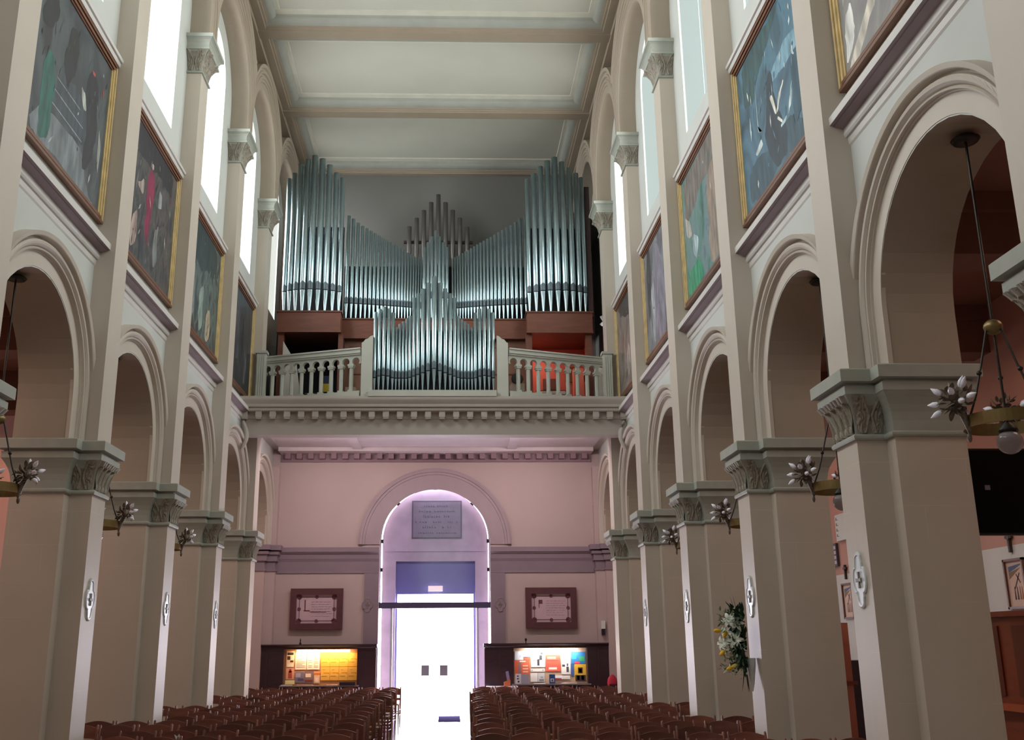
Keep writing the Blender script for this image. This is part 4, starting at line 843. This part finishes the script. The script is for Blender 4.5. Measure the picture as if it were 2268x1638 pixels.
painting(-1, 4, 'very dark painting next to the gallery on the dim wall', cm('canvas_d', ['#1f2023', '#2b2c30', '#3f4145', '#232427'], 2.4, (1, 1.2, .5), 2.2), [('#4a4c52', [(21.2, 9.0), (21.6, 9.1), (21.7, 8.0), (21.4, 7.9)]), ('#55575c', [(22.3, 8.4), (22.6, 8.2), (22.5, 7.6), (22.3, 7.6)])])
painting(1, 0, 'grey and cream painting highest over the television side arch', cm('canvas_e', ['#5d5a5a', '#7a7878', '#8f8d8a', '#686565'], 1.6, (1, 1, .8), 6.5), [('#c4bdb0', [(8.95, 7.45), (8.2, 8.0), (7.6, 8.6), (7.6, 8.45), (8.1, 7.9), (8.7, 7.43)]), ('#d8d8d4', [(8.95, 7.9), (8.75, 8.15), (8.7, 7.75), (8.98, 7.5)]), ('#d0cec8', [(8.0, 8.4), (7.7, 8.8), (7.8, 8.5)])])
painting(1, 1, 'blue moonlit painting with a dark woman and misty beams', cm('canvas_f', ['#2c4452', '#3c5f74', '#4c7488', '#33505f', '#3f6878'], 1.3, (1, 1, .8), 3.3), [
 ('#2c4a58', [(9.97, 7.43), (12.3, 7.43), (12.3, 8.0), (11.5, 7.9), (10.5, 7.9)]), ('#2b4c50', [(12.3, 9.55), (12.3, 8.9), (11.9, 8.8), (11.6, 9.1), (11.3, 9.2), (10.8, 9.45), (10.7, 9.55)]), ('#6f96a8', [(10.2, 8.60), (10.2, 8.85), (11.0, 8.86), (11.4, 8.6), (10.9, 8.62)]),
 ('#1f2f3c', [(11.30, 8.84), (11.20, 8.86), (11.13, 8.70), (11.17, 8.55), (11.10, 8.40), (10.95, 8.1), (10.78, 7.75), (10.85, 7.5), (11.25, 7.5), (11.60, 8.10), (11.42, 8.5)]),
 ('#d9d8cc', [(11.30, 8.53), (11.19, 8.5), (11.08, 8.18), (11.14, 8.19)]), ('#d9d8cc', [(11.08, 8.22), (10.78, 8.47), (10.76, 8.44), (11.06, 8.17)]), ('#cfd3cc', [(11.05, 8.12), (10.9, 7.98), (10.93, 7.96), (11.09, 8.10)]), ('#a9c0c4', [(10.98, 7.96), (10.75, 7.97), (10.8, 7.91), (10.98, 7.92)]),
 ('#c3d2d4', [(10.45, 8.35), (10.56, 8.03), (10.71, 7.93), (10.6, 8.15)]), ('#9fb8c2', [(11.80, 9.1), (11.83, 8.31), (11.65, 8.24), (11.78, 8.28)]), ('#c6d2d2', [(11.99, 8.08), (11.72, 8.17), (11.67, 8.05), (11.93, 8.02)]), ('#bfcdd2', [(10.45, 8.62), (10.35, 8.78), (10.38, 8.6), (10.25, 8.45)]), ('#24485a', [(10.5, 8.5), (10.2, 8.6), (10.2, 7.8), (10.5, 7.7)]), ('#a9c0c4', [(12.1, 8.7), (12.14, 8.5), (12.1, 8.3), (12.06, 8.5)])])
painting(1, 2, 'green and grey garden painting with a brown-clad figure', cm('canvas_g', ['#2c4c4c', '#426e66', '#5c7f78', '#6d8088', '#34524e'], 2.4, (1, 1.2, .7), 8.8), [('#6d6660', [(15.9, 9.56), (13.7, 9.56), (13.9, 8.9), (14.8, 9.0), (15.9, 8.7)]), ('#8a7a6c', [(14.45, 8.9), (13.9, 9.1), (13.9, 7.5), (14.5, 7.5)]), ('#a8a49c', [(15.9, 8.9), (15.6, 8.7), (15.5, 8.4), (15.85, 8.5)]), ('#2f8a64', [(15.9, 7.9), (15.2, 7.9), (14.9, 7.5), (15.9, 7.43)]), ('#9fb3b8', [(15.4, 8.4), (15.1, 8.2), (15.3, 7.9), (15.5, 8.1)])])
painting(1, 3, 'pale violet-grey painting of a standing figure', cm('canvas_h', ['#4a4a4e', '#626168', '#83868a', '#55504e'], 2.2, (1, 1.1, .6), 5.1), [('#7d7683', [(18.36, 9.3), (18.1, 9.35), (17.77, 8.51), (17.77, 7.54), (18.45, 7.46), (18.86, 8.07), (18.7, 9.0)]), ('#a4a8ac', [(18.7, 8.8), (18.95, 8.6), (18.9, 7.6), (18.75, 7.5)]), ('#38363a', [(19.25, 9.56), (18.9, 9.56), (19.0, 8.5), (19.25, 8.0)])])
painting(1, 4, 'brownish painting next to the gallery end, flower side wall', cm('canvas_i', ['#4b423c', '#6f645c', '#857d78', '#565a4c'], 3.2, (1, 1.2, .6), 7.4), [('#3a332e', [(22.9, 9.56), (20.8, 9.56), (21.2, 8.9), (22.0, 9.1)]), ('#a39c96', [(21.9, 8.2), (21.6, 8.4), (21.5, 7.8), (21.8, 7.6)])])

def leafm(b, p, d, L_, w, bend=.2):
    d = d.normalized(); sd = d.cross(Vector((.1, .2, 1))).normalized(); nn = sd.cross(d); P = []
    for k in range(6):
        q = k/5; P.append((p+d*L_*q+nn*bend*L_*q*q, w*math.sin(PI*min(1, .08+.9*q))**.8))
    for (pa, wa), (pb, wb) in zip(P, P[1:]): b.add([pa+sd*wa, pb+sd*wb, pb+nn*.15*wb, pa+nn*.15*wa], [(0, 1, 2, 3)]); b.add([pa-sd*wa, pb-sd*wb, pb+nn*.15*wb, pa+nn*.15*wa], [(0, 1, 2, 3)])
# ------------------------------------------------------------------ hanging lamps of the arcade
def chandelier(s, i, label):
    yc = PY(i)-BAY/2; x = s*4.76; t = thing('ring_chandelier', label, 'chandelier', (x, yc, 3.4), 'ring chandeliers')
    b = MB(); b.lathe((x, yc, 5.955), [(.04, 0), (.10, .0), (.12, .025), (.09, .05), (.03, .06)], 18); b.obj('ceiling_rose', IRON, t)
    b = MB(); b.tube([(x, yc, 5.97), (x, yc, 4.36)], .011, 6); b.obj('rod', IRON, t)
    b = MB(); b.sphere((x, yc, 4.29), .075, 16, 0, (1, 1, .85)); b.obj('hub', BRASS, t)
    Rr = .31; zr = 3.50
    b = MB(); b.lathe((x, yc, zr), [(Rr, -.05), (Rr+.012, -.05), (Rr+.012, .05), (Rr, .05), (Rr, -.05)], 48, smooth=False, caps=False); b.obj('ring', BRASS, t)
    b = MB(); b.tube([(x, yc, 4.2), (x, yc, 3.5)], .010, 6); b.obj('stem', IRON, t)
    b = MB(); b.lathe((x, yc, 3.44), [(.03, .05), (.07, 0), (.075, -.02), (.05, -.02)], 16); g = b.obj('globe_holder', IRON, t)
    b = MB(); b.sphere((x, yc, 3.335), .098, 22); b.obj('globe', GLOBE, t)
    rr = random.Random(11)
    for k in range(3):
        a = PI/3+2*PI*k/3 if s > 0 else 2*PI*k/3
        a = {0: PI, 1: PI/3, 2: -PI/3}[k]+(0 if s > 0 else PI)
        ux, uy = math.cos(a), math.sin(a)
        b = MB(); b.tube([(x+ux*.06, yc+uy*.06, 4.27), (x+ux*.15, yc+uy*.15, 3.95), (x+ux*.22, yc+uy*.22, 3.72), (x+ux*Rr, yc+uy*Rr, 3.5)], .009, 6); b.sphere((x+ux*.17, yc+uy*.17, 3.9), .022, 8); b.obj('hanger', IRON, t)
        # leafy cluster of bulbs
        cx, cy, cz = x+ux*(Rr+.08), yc+uy*(Rr+.08), 3.655
        b = MB(); b.tube([(x+ux*Rr, yc+uy*Rr, 3.40), (x+ux*Rr*1.05, yc+uy*Rr*1.05, 3.5), (cx, cy, 3.655)], [.012, .03, .02], 7); b.sphere((x+ux*Rr*1.03, yc+uy*Rr*1.03, 3.37), .02, 7, 0, (1, 1, 2)); b.sphere((cx, cy, cz), .05, 8)
        for j in range(74):
            th = rr.uniform(0, 2*PI); ph = rr.uniform(-1.1, 1.3); d = Vector((math.cos(th)*math.cos(ph), math.sin(th)*math.cos(ph), math.sin(ph)))
            tw = (d+Vector((rr.uniform(-.7, .7), rr.uniform(-.7, .7), rr.uniform(-.6, .6)))).normalized()
            leafm(b, Vector((cx, cy, cz))+d*rr.uniform(.03, .115), tw, rr.uniform(.045, .085), rr.uniform(.013, .024), rr.uniform(-.7, .7))
        cl = b.obj('leaf_cluster', mat('bronze_leaf', '#6a5f53', .5, metal=.25, var=.45, scale=25), t, recalc=False)
        for j in range(8):
            th = a+rr.uniform(-2.2, 2.2); ph = rr.uniform(-.7, 1.2); d = Vector((math.cos(th)*math.cos(ph), math.sin(th)*math.cos(ph), math.sin(ph))); c = Vector((cx, cy, cz))+d*.13; e = c+d*.095
            b = MB(); b.tube([c, c+d*.02, c+d*.05, e], [.013, .025, .024, .003], 9); b.obj('bulb', BULB, cl)
for k, (s, i, l) in enumerate(((1, 0, 'ring chandelier with frosted globe in the television side arch'), (1, 1, 'ring chandelier between the television pier and the flower pier'), (1, 2, 'ring chandelier just behind the flower-decked pier'), (1, 3, 'farthest visible ring chandelier on the flower side'),
    (-1, 1, 'ring chandelier cut by the picture edge, opposite the television'), (-1, 2, 'ring chandelier behind the bright pier facing the flowers'), (-1, 3, 'farthest ring chandelier opposite the flower side'))): chandelier(s, i, l)

# ------------------------------------------------------------------ flower arrangement
yf = PY(1)-.02; xf = XP
t = thing('flower_arrangement', 'wall spray of white lilies, yellow tulips and greenery hung on the pier', 'flowers', (xf-.1, yf, 1.9))
b = MB(); b.lathe((xf-.07, yf, 1.22), [(.005, 0), (.028, .1), (.052, .28), (.062, .4), (.056, .4)], 18); b.obj('cone_vase', mat('vase_white', '#d4d6d6', .3), t)
rr = random.Random(21); C0 = Vector((xf-.12, yf, 1.78))
def rdir(up=1.0): 
    th = rr.uniform(-1.5, 1.5); return Vector((-math.cos(th)*rr.uniform(.3, 1), math.sin(th)*.8, rr.uniform(-.9, 1.1)*up))
b = MB()
for k in range(420):
    c = C0+Vector((-rr.uniform(0, .14), rr.uniform(-.10, .10), rr.uniform(-.28, .42))); leafm(b, c, rdir(), rr.uniform(.08, .2), rr.uniform(.012, .026), rr.uniform(-.3, .4))
b.obj('foliage', mat('dark_green_leaf', '#2c4a37', .5, var=.3, scale=20), t, recalc=False)['kind'] = 'stuff'
b = MB()
for k in range(230):
    c = C0+Vector((-rr.uniform(.03, .30), rr.uniform(-.15, .12), rr.uniform(-.30, .42))); leafm(b, c, rdir(), rr.uniform(.05, .11), rr.uniform(.008, .016))
b.obj('pale_foliage', mat('pale_green_leaf', '#8fa489', .6, var=.25, scale=20), t, recalc=False)['kind'] = 'stuff'
b = MB()
for dx, dz in ((.02, -.5), (.0, -.45), (-.04, -.42), (.03, -.56)):
    leafm(b, C0+Vector((-.02, 0, -.15)), Vector((dx, rr.uniform(-.05, .05), dz)), .42, .006, .1)
for dx, dz in ((-.25, .55), (-.18, .6)): leafm(b, C0+Vector((-.05, 0, .3)), Vector((dx, .02, dz)), .32, .005, .1)
b.obj('grasses', mat('grass_dark', '#3b3f35', .7), t, recalc=False)
LIL = mat('lily_white', '#e6eadf', .5, var=.04)
def lily(c, d, R0):
    R0 *= 1.2
    d = d.normalized(); a = d.cross(Vector((0, 0, 1))).normalized(); e = d.cross(a); b = MB()
    for k in range(6):
        an = 2*PI*k/6; q = a*math.cos(an)+e*math.sin(an); pr = a*-math.sin(an)+e*math.cos(an); P = []
        for j in range(6):
            u = j/5; P.append((c+q*R0*u+d*R0*(.55*u-.75*u*u*u), R0*.20*math.sin(PI*min(1, .1+.88*u))))
        for (pa, wa), (pb, wb) in zip(P, P[1:]): b.add([pa+pr*wa, pb+pr*wb, pb-d*wb*.25, pa-d*wa*.25], [(0, 1, 2, 3)], 0, True); b.add([pa-pr*wa, pb-pr*wb, pb-d*wb*.25, pa-d*wa*.25], [(0, 1, 2, 3)], 0, True)
    for k in range(3): b.tube([c, c+d*R0*.5+a*.01*(k-1)], .003, 4, 1)
    b.obj('lily', [LIL, mat('stamen', '#7a9a4a', .6)], t, recalc=False)
for off, d, r0 in (((-.20, -.06, .30), (-.6, -.9, .3), .10), ((-.13, -.10, .26), (-.3, -1, .2), .095), ((-.16, -.12, .06), (-.4, -1, .1), .11), ((-.24, -.04, .14), (-.8, -.6, .2), .08), ((-.30, -.04, .02), (-1, -.6, .1), .09), ((-.27, 0, -.05), (-1, -.5, -.1), .08), ((-.18, -.02, -.30), (-.8, -.6, -.4), .07), ((-.10, .1, .3), (-.4, .6, .6), .08)): lily(C0+Vector(off), Vector(d), r0)
YEL = mat('tulip_yellow', '#e3b21f', .5, var=.08)
for off, d in (((-.33, -.05, .17), (-1, -.1, .05)), ((-.26, -.08, .15), (-.5, -.3, -.8)), ((-.30, -.06, -.08), (-.7, -.3, -.6)), ((-.16, -.10, -.24), (-.9, -.3, -.35)), ((-.22, -.10, -.27), (-.9, -.2, -.3))):
    c = C0+Vector(off); d = Vector(d).normalized(); b = MB(); b.tube([c-d*.02, c, c+d*.035, c+d*.065, c+d*.075], [.006, .022, .028, .02, .006], 10); b.obj('tulip', YEL, t)
for k in range(14):
    c = C0+Vector((-rr.uniform(.03, .16), rr.uniform(-.10, .05), rr.choice([rr.uniform(.25, .46), rr.uniform(-.40, -.26)]))); b = MB(); b.sphere(c, rr.uniform(.010, .017), 8); b.obj('berry', mat('white_berry', '#d8d2cc', .4), t)

# ------------------------------------------------------------------ television, aisle furniture, stations
t = thing('television', 'large black wall-bracket television beside the big pier', 'television', (5.9, 9.3, 2.8))
b = MB(); b.box(5.22, 6.62, 9.27, 9.33, 2.79, 3.57); b.obj('screen', mat('tv_black', '#040405', .6, var=.0, spec=.1), t)
b = MB(); b.box(5.20, 6.64, 9.285, 9.36, 2.77, 3.59); b.obj('bezel', mat('tv_bezel', '#0c0c0e', .35), t)
b = MB(); b.box(5.1, 5.6, 9.36, 9.44, 3.1, 3.2); b.obj('bracket', IRON, t)
tag(MB().box(5.38, 5.43, 9.262, 9.27, 3.19, 3.235).obj('sticker', mat('sticker_grey', '#6c7078', .4)), 'tiny grey label stuck on the television', 'sticker')
def station(y, label, w=.46):
    t = thing('station_picture', label, 'picture', (XA-.03, y, 2.2), 'stations of the cross'); x = XA
    b = MB(); z0, z1 = 2.20, 2.83
    for a, c, d, e in ((y-w/2, y+w/2, z0, z0+.03), (y-w/2, y+w/2, z1-.03, z1), (y-w/2, y-w/2+.03, z0, z1), (y+w/2-.03, y+w/2, z0, z1)): b.box(x-.04, x, a, c, d, e)
    b.obj('frame', FRAMEW, t)
    b = MB(); b.box(x-.012, x, y-w/2+.03, y+w/2-.03, z0+.03, z1-.03, 0); X = x-.013
    q = lambda u, v: (X, y+w/2-.03-(w-.06)*u, z0+.03+(z1-z0-.06)*v)
    b.poly([q(.12, .75), q(.5, .82), q(.85, .9), q(.85, .93), q(.12, .88)], 1); b.poly([q(.12, .6), q(.85, .85), q(.12, .75)], 2)
    b.poly([q(.35, .4), q(.4, .38), q(.75, .72), q(.7, .74)], 3); b.poly([q(.5, .7), q(.54, .72), q(.75, .52), q(.71, .5)], 3)
    for u in (.3, .45, .6, .72): b.poly([q(u, .15), q(u+.1, .15), q(u+.07, .42), q(u+.03, .45)], 3 if u < .5 else 4)
    b.obj('print', [mat('station_paper', '#d9b7a4', .7), mat('station_blue', '#5a6684', .7), mat('station_ochre', '#8a6c48', .7), mat('station_brown', '#54362c', .7), mat('station_rust', '#a4684e', .7)], t, recalc=False)
def wall_cross(y, z, label):
    b = MB(); x = XA-.02; b.box(x-.02, x+.02, y-.018, y+.018, z-.02, z+.24); b.box(x-.02, x+.02, y-.07, y+.07, z+.16, z+.195); b.lathe((x-.025, y, z+.177), [(.04, 0), (.04, .02)], 12, 0, 'x')
    tag(b.obj('wall_cross', mat('cross_bronze', '#3c2b22', .5)), label, 'cross', 'crosses above the stations')
station(12.86, 'framed station picture below the television'); station(18.42, 'framed station picture seen between television pier and flower pier'); wall_cross(12.88, 2.93, 'small dark cross hanging just below the television'); wall_cross(18.42, 2.92, 'small dark cross seen between the flower pier and the television pier')
t = thing('hymn_board', 'white number board high on the aisle wall', 'board', (XA-.03, 18.40, 3.6)); MB().box(XA-.05, XA, 18.15, 18.6, 3.6, 4.08).obj('board', mat('board_white', '#cfd4cc', .5), t)
b = MB()
for k in range(4): b.box(XA-.055, XA-.05, 18.52, 18.56, 3.68+k*.1, 3.73+k*.1); b.box(XA-.055, XA-.05, 18.46, 18.56, 3.68+k*.1, 3.69+k*.1)
b.obj('figures', mat('board_marks', '#8a9690', .5), t)
t = thing('rule_board', 'dark-edged lined board below the white number board', 'board', (XA-.03, 18.85, 3.16)); MB().box(XA-.05, XA, 18.68, 19.0, 3.16, 3.58).obj('board', mat('board_dark', '#4a4652', .5), t)
b = MB()
for k in range(4): b.box(XA-.056, XA-.05, 18.70, 18.9, 3.2+k*.09, 3.26+k*.09)
b.obj('slips', mat('slip_white', '#cbb9bf', .6), t)
CONF = mat('confessional_wood', '#7a3420', .4, var=.15, scale=3, stretch=(1, 1, 5))
t = thing('confessional', 'red-brown wooden confessional at the aisle wall under the television', 'confessional', (7.1, 12.2, 0))
MB().box(6.75, 7.58, 10.9, 13.3, 0, 2.08).obj('body', CONF, t); MB().box(6.68, 7.58, 10.85, 13.35, 2.08, 2.14).obj('cornice', CONF, t); MB().box(6.62, 6.75, 10.95, 13.25, 1.05, 1.12).obj('ledge', mat('conf_ledge', '#a04a2c', .4), t)
for y in (11.1, 11.9, 12.7): MB().box(6.73, 6.75, y, y+.5, 1.2, 1.98).obj('panel', mat('conf_panel', '#5c2416', .4), t)
t = thing('confessional_door', 'open reddish wooden screen standing in the aisle past the television pier', 'screen', (6.6, 16.6, 0))
MB().box(6.30, 6.36, 15.9, 16.5, 0, 2.12).obj('post', CONF, t); MB().box(6.36, 6.74, 16.42, 16.5, .35, 2.1).obj('panel', mat('salmon_panel', '#b86a54', .5), t); MB().box(6.3, 6.8, 16.38, 16.42, 1.15, 1.2).obj('rail', CONF, t); MB().box(6.3, 6.8, 16.38, 16.5, .28, .35).obj('bottom_rail', CONF, t)
t = thing('bookshelf', 'dark wooden rack behind the reddish screen in the aisle', 'rack', (6.1, 17.6, 0)); MB().box(6.9, 7.5, 17.2, 17.8, 0, 1.5).obj('rack', WOODD, t)
for z in (.4, .75, 1.1, 1.4): MB().box(6.85, 6.9, 17.2, 17.8, z, z+.03).obj('shelf', CONF, t)
# aisle ceiling beams
for s in (-1, 1):
    for i in range(-1, 6):
        b = MB(); b.box(s*XO, s*XA, PY(i)-.22, PY(i)+.22, 5.55, 6.21); b.box(s*XO, s*XA, PY(i)-.3, PY(i)+.3, 6.0, 6.21)
        nm = ('beside the altar end', 'at the television pier', 'at the flower pier', 'just past the flower pier', 'two past the flower pier', 'at the gallery pier', 'at the entrance wall')[i+1]
        tag(b.obj('aisle_beam', mat('aisle_beam_paint', '#7d564a', .7)), 'aisle ceiling beam %s, %s aisle' % (nm, 'television-side' if s > 0 else 'opposite'), 'beam', 'aisle ceiling beams')

# ------------------------------------------------------------------ church chairs
CH = mat('chair_wood', '#754639', .45, var=.18, scale=4, stretch=(1, 1, 4), objvar=.35)
STRAW = mat('rush_seat', '#8a6a48', .7, var=.25, scale=25, stretch=(1, 6, 1))
def make_chair():
    t = thing('church_chair', 'chair', 'chair', (0, 0, 0), 'rows of church chairs')
    w = .215; 
    b = MB(); b.box(-w+.01, w-.01, -.20, .19, .405, .435); b.obj('seat', STRAW, t)
    for sx in (-1, 1):
        b = MB(); b.tube([(sx*(w-.005), -.20, 0), (sx*w, -.20, .43)], .017, 8); b.obj('leg', CH, t)
        b = MB(); b.tube([(sx*(w-.01), .205, 0), (sx*w, .20, .42), (sx*w, .235, .62), (sx*w, .275, .785), (sx*w, .278, .80)], [.017, .019, .017, .016, .010], 8); b.obj('leg', CH, t)
    n = 10; top = [(-w+w*2*k/n, .755+.042*math.sin(PI*k/n)) for k in range(n+1)]; bot = [(-w+w*2*k/n, .615+.012*math.sin(PI*k/n)) for k in range(n+1)]
    b = MB(); yy = lambda x: .258+.02*(1-(x/w)**2)
    for (xa, ta), (xb, tb), (_, ba), (_, bb) in zip(top, top[1:], bot, bot[1:]):
        b.add([(xa, yy(xa), ba), (xb, yy(xb), bb), (xb, yy(xb), tb), (xa, yy(xa), ta), (xa, yy(xa)+.016, ba), (xb, yy(xb)+.016, bb), (xb, yy(xb)+.016, tb), (xa, yy(xa)+.016, ta)], [(0, 1, 2, 3), (7, 6, 5, 4), (3, 2, 6, 7), (4, 5, 1, 0)])
    b.obj('top_rail', CH, t)
    b = MB(); b.box(-w, w, .222, .238, .50, .555); b.obj('back_slat', CH, t)
    for z, y in ((.16, -.20), (.27, -.20), (.2, .205)): b = MB(); b.tube([(-w, y, z), (w, y, z)], .010, 6); b.obj('rung', CH, t)
    for sx in (-1, 1):
        for z in (.18, .30): b = MB(); b.tube([(sx*w, -.2, z), (sx*w, .2, z)], .009, 6); b.obj('side_rung', CH, t)
    return t
proto = make_chair(); first = True
ORDN = ['first', 'second', 'third', 'fourth', 'fifth', 'sixth', 'seventh', 'eighth', 'ninth', 'tenth', 'eleventh', 'twelfth', 'thirteenth', 'fourteenth', 'fifteenth', 'sixteenth', 'seventeenth', 'eighteenth']
rc = random.Random(4); count = 0
for r_ in range(17):
    Yr = 11.55+r_*.86
    for s in (-1, 1):
        inner = 1.02 if s < 0 else .76+.022*(Yr-11.5)
        near_pier = min(abs(Yr-PY(i)) for i in range(-1, 5))
        lim = 3.86 if near_pier < .80 else 4.95
        if s < 0 and r_ == 0: inner = .98
        k = 0; x = inner+.10*rc.random()
        while x < lim:
            yj = Yr+rc.uniform(-.11, .11)
            lab = 'wooden church chair, %s from the aisle in the %s row, %s block' % (ORDN[k], ORDN[r_], 'flower-side' if s > 0 else 'far-side')
            loc = (s*x, yj-.26, 0); rz = rc.uniform(-.14, .14)
            if first: proto.location = loc; proto.rotation_euler = (0, 0, rz); proto['label'] = lab; first = False
            else: c = dup(proto, loc, rz); c['label'] = lab
            count += 1; k += 1; x += .485+rc.uniform(0, .03)
# white cut-out decorations on chair backs
def deco(kind, x, y, label):
    b = MB(); z = .72; yy = y
    if kind == 'cross': b.box(x-.012, x+.012, yy, yy+.006, z-.05, z+.05); b.box(x-.03, x+.03, yy, yy+.006, z+.008, z+.028)
    elif kind == 'dove': b.prism([(x-.05, yy, z+.03), (x-.01, yy, z+.005), (x+.01, yy, z+.04), (x+.02, yy, z+.01), (x+.05, yy, z+.012), (x+.02, yy, z-.02), (x, yy, z-.045), (x-.03, yy, z-.02)], (0, .006, 0))
    else: b.prism([(x-.04, yy, z-.05), (x+.04, yy, z-.05), (x+.02, yy, z-.01), (x+.012, yy, z+.05), (x-.012, yy, z+.05), (x-.015, yy, z)], (0, .006, 0))
    tag(b.obj('paper_cutout', mat('paper_cut', '#dcdcde', .6)), label, 'paper decoration', 'paper cut-outs on chair backs')

for kind, x, y, label in (('cross', 2.66, 11.6, 'white cross cut-out on a chair back nearest the altar'), ('dove', -1.55, 11.6, 'white dove cut-out on a far-side chair back'), ('bell', 2.02, 11.6, 'white bell-shaped cut-out beside the cross one'), ('cross', 4.33, 11.6, 'white cross cut-out on the chair back by the flower pier'), ('dove', -2.95, 13.3, 'white dove cut-out toward the far-side piers'), ('bell', -3.62, 17.5, 'small white cut-out deep in the far-side block'), ('dove', 3.6, 19.3, 'small white bird cut-out by the pier behind the flowers')):
    c = min((o for o in COL.objects if o.name.startswith('church_chair')), key=lambda o: abs(o.location.x-x)+abs(o.location.y+.26-y))
    c.rotation_euler = (0, 0, 0); deco(kind, c.location.x, c.location.y+.2735, label)
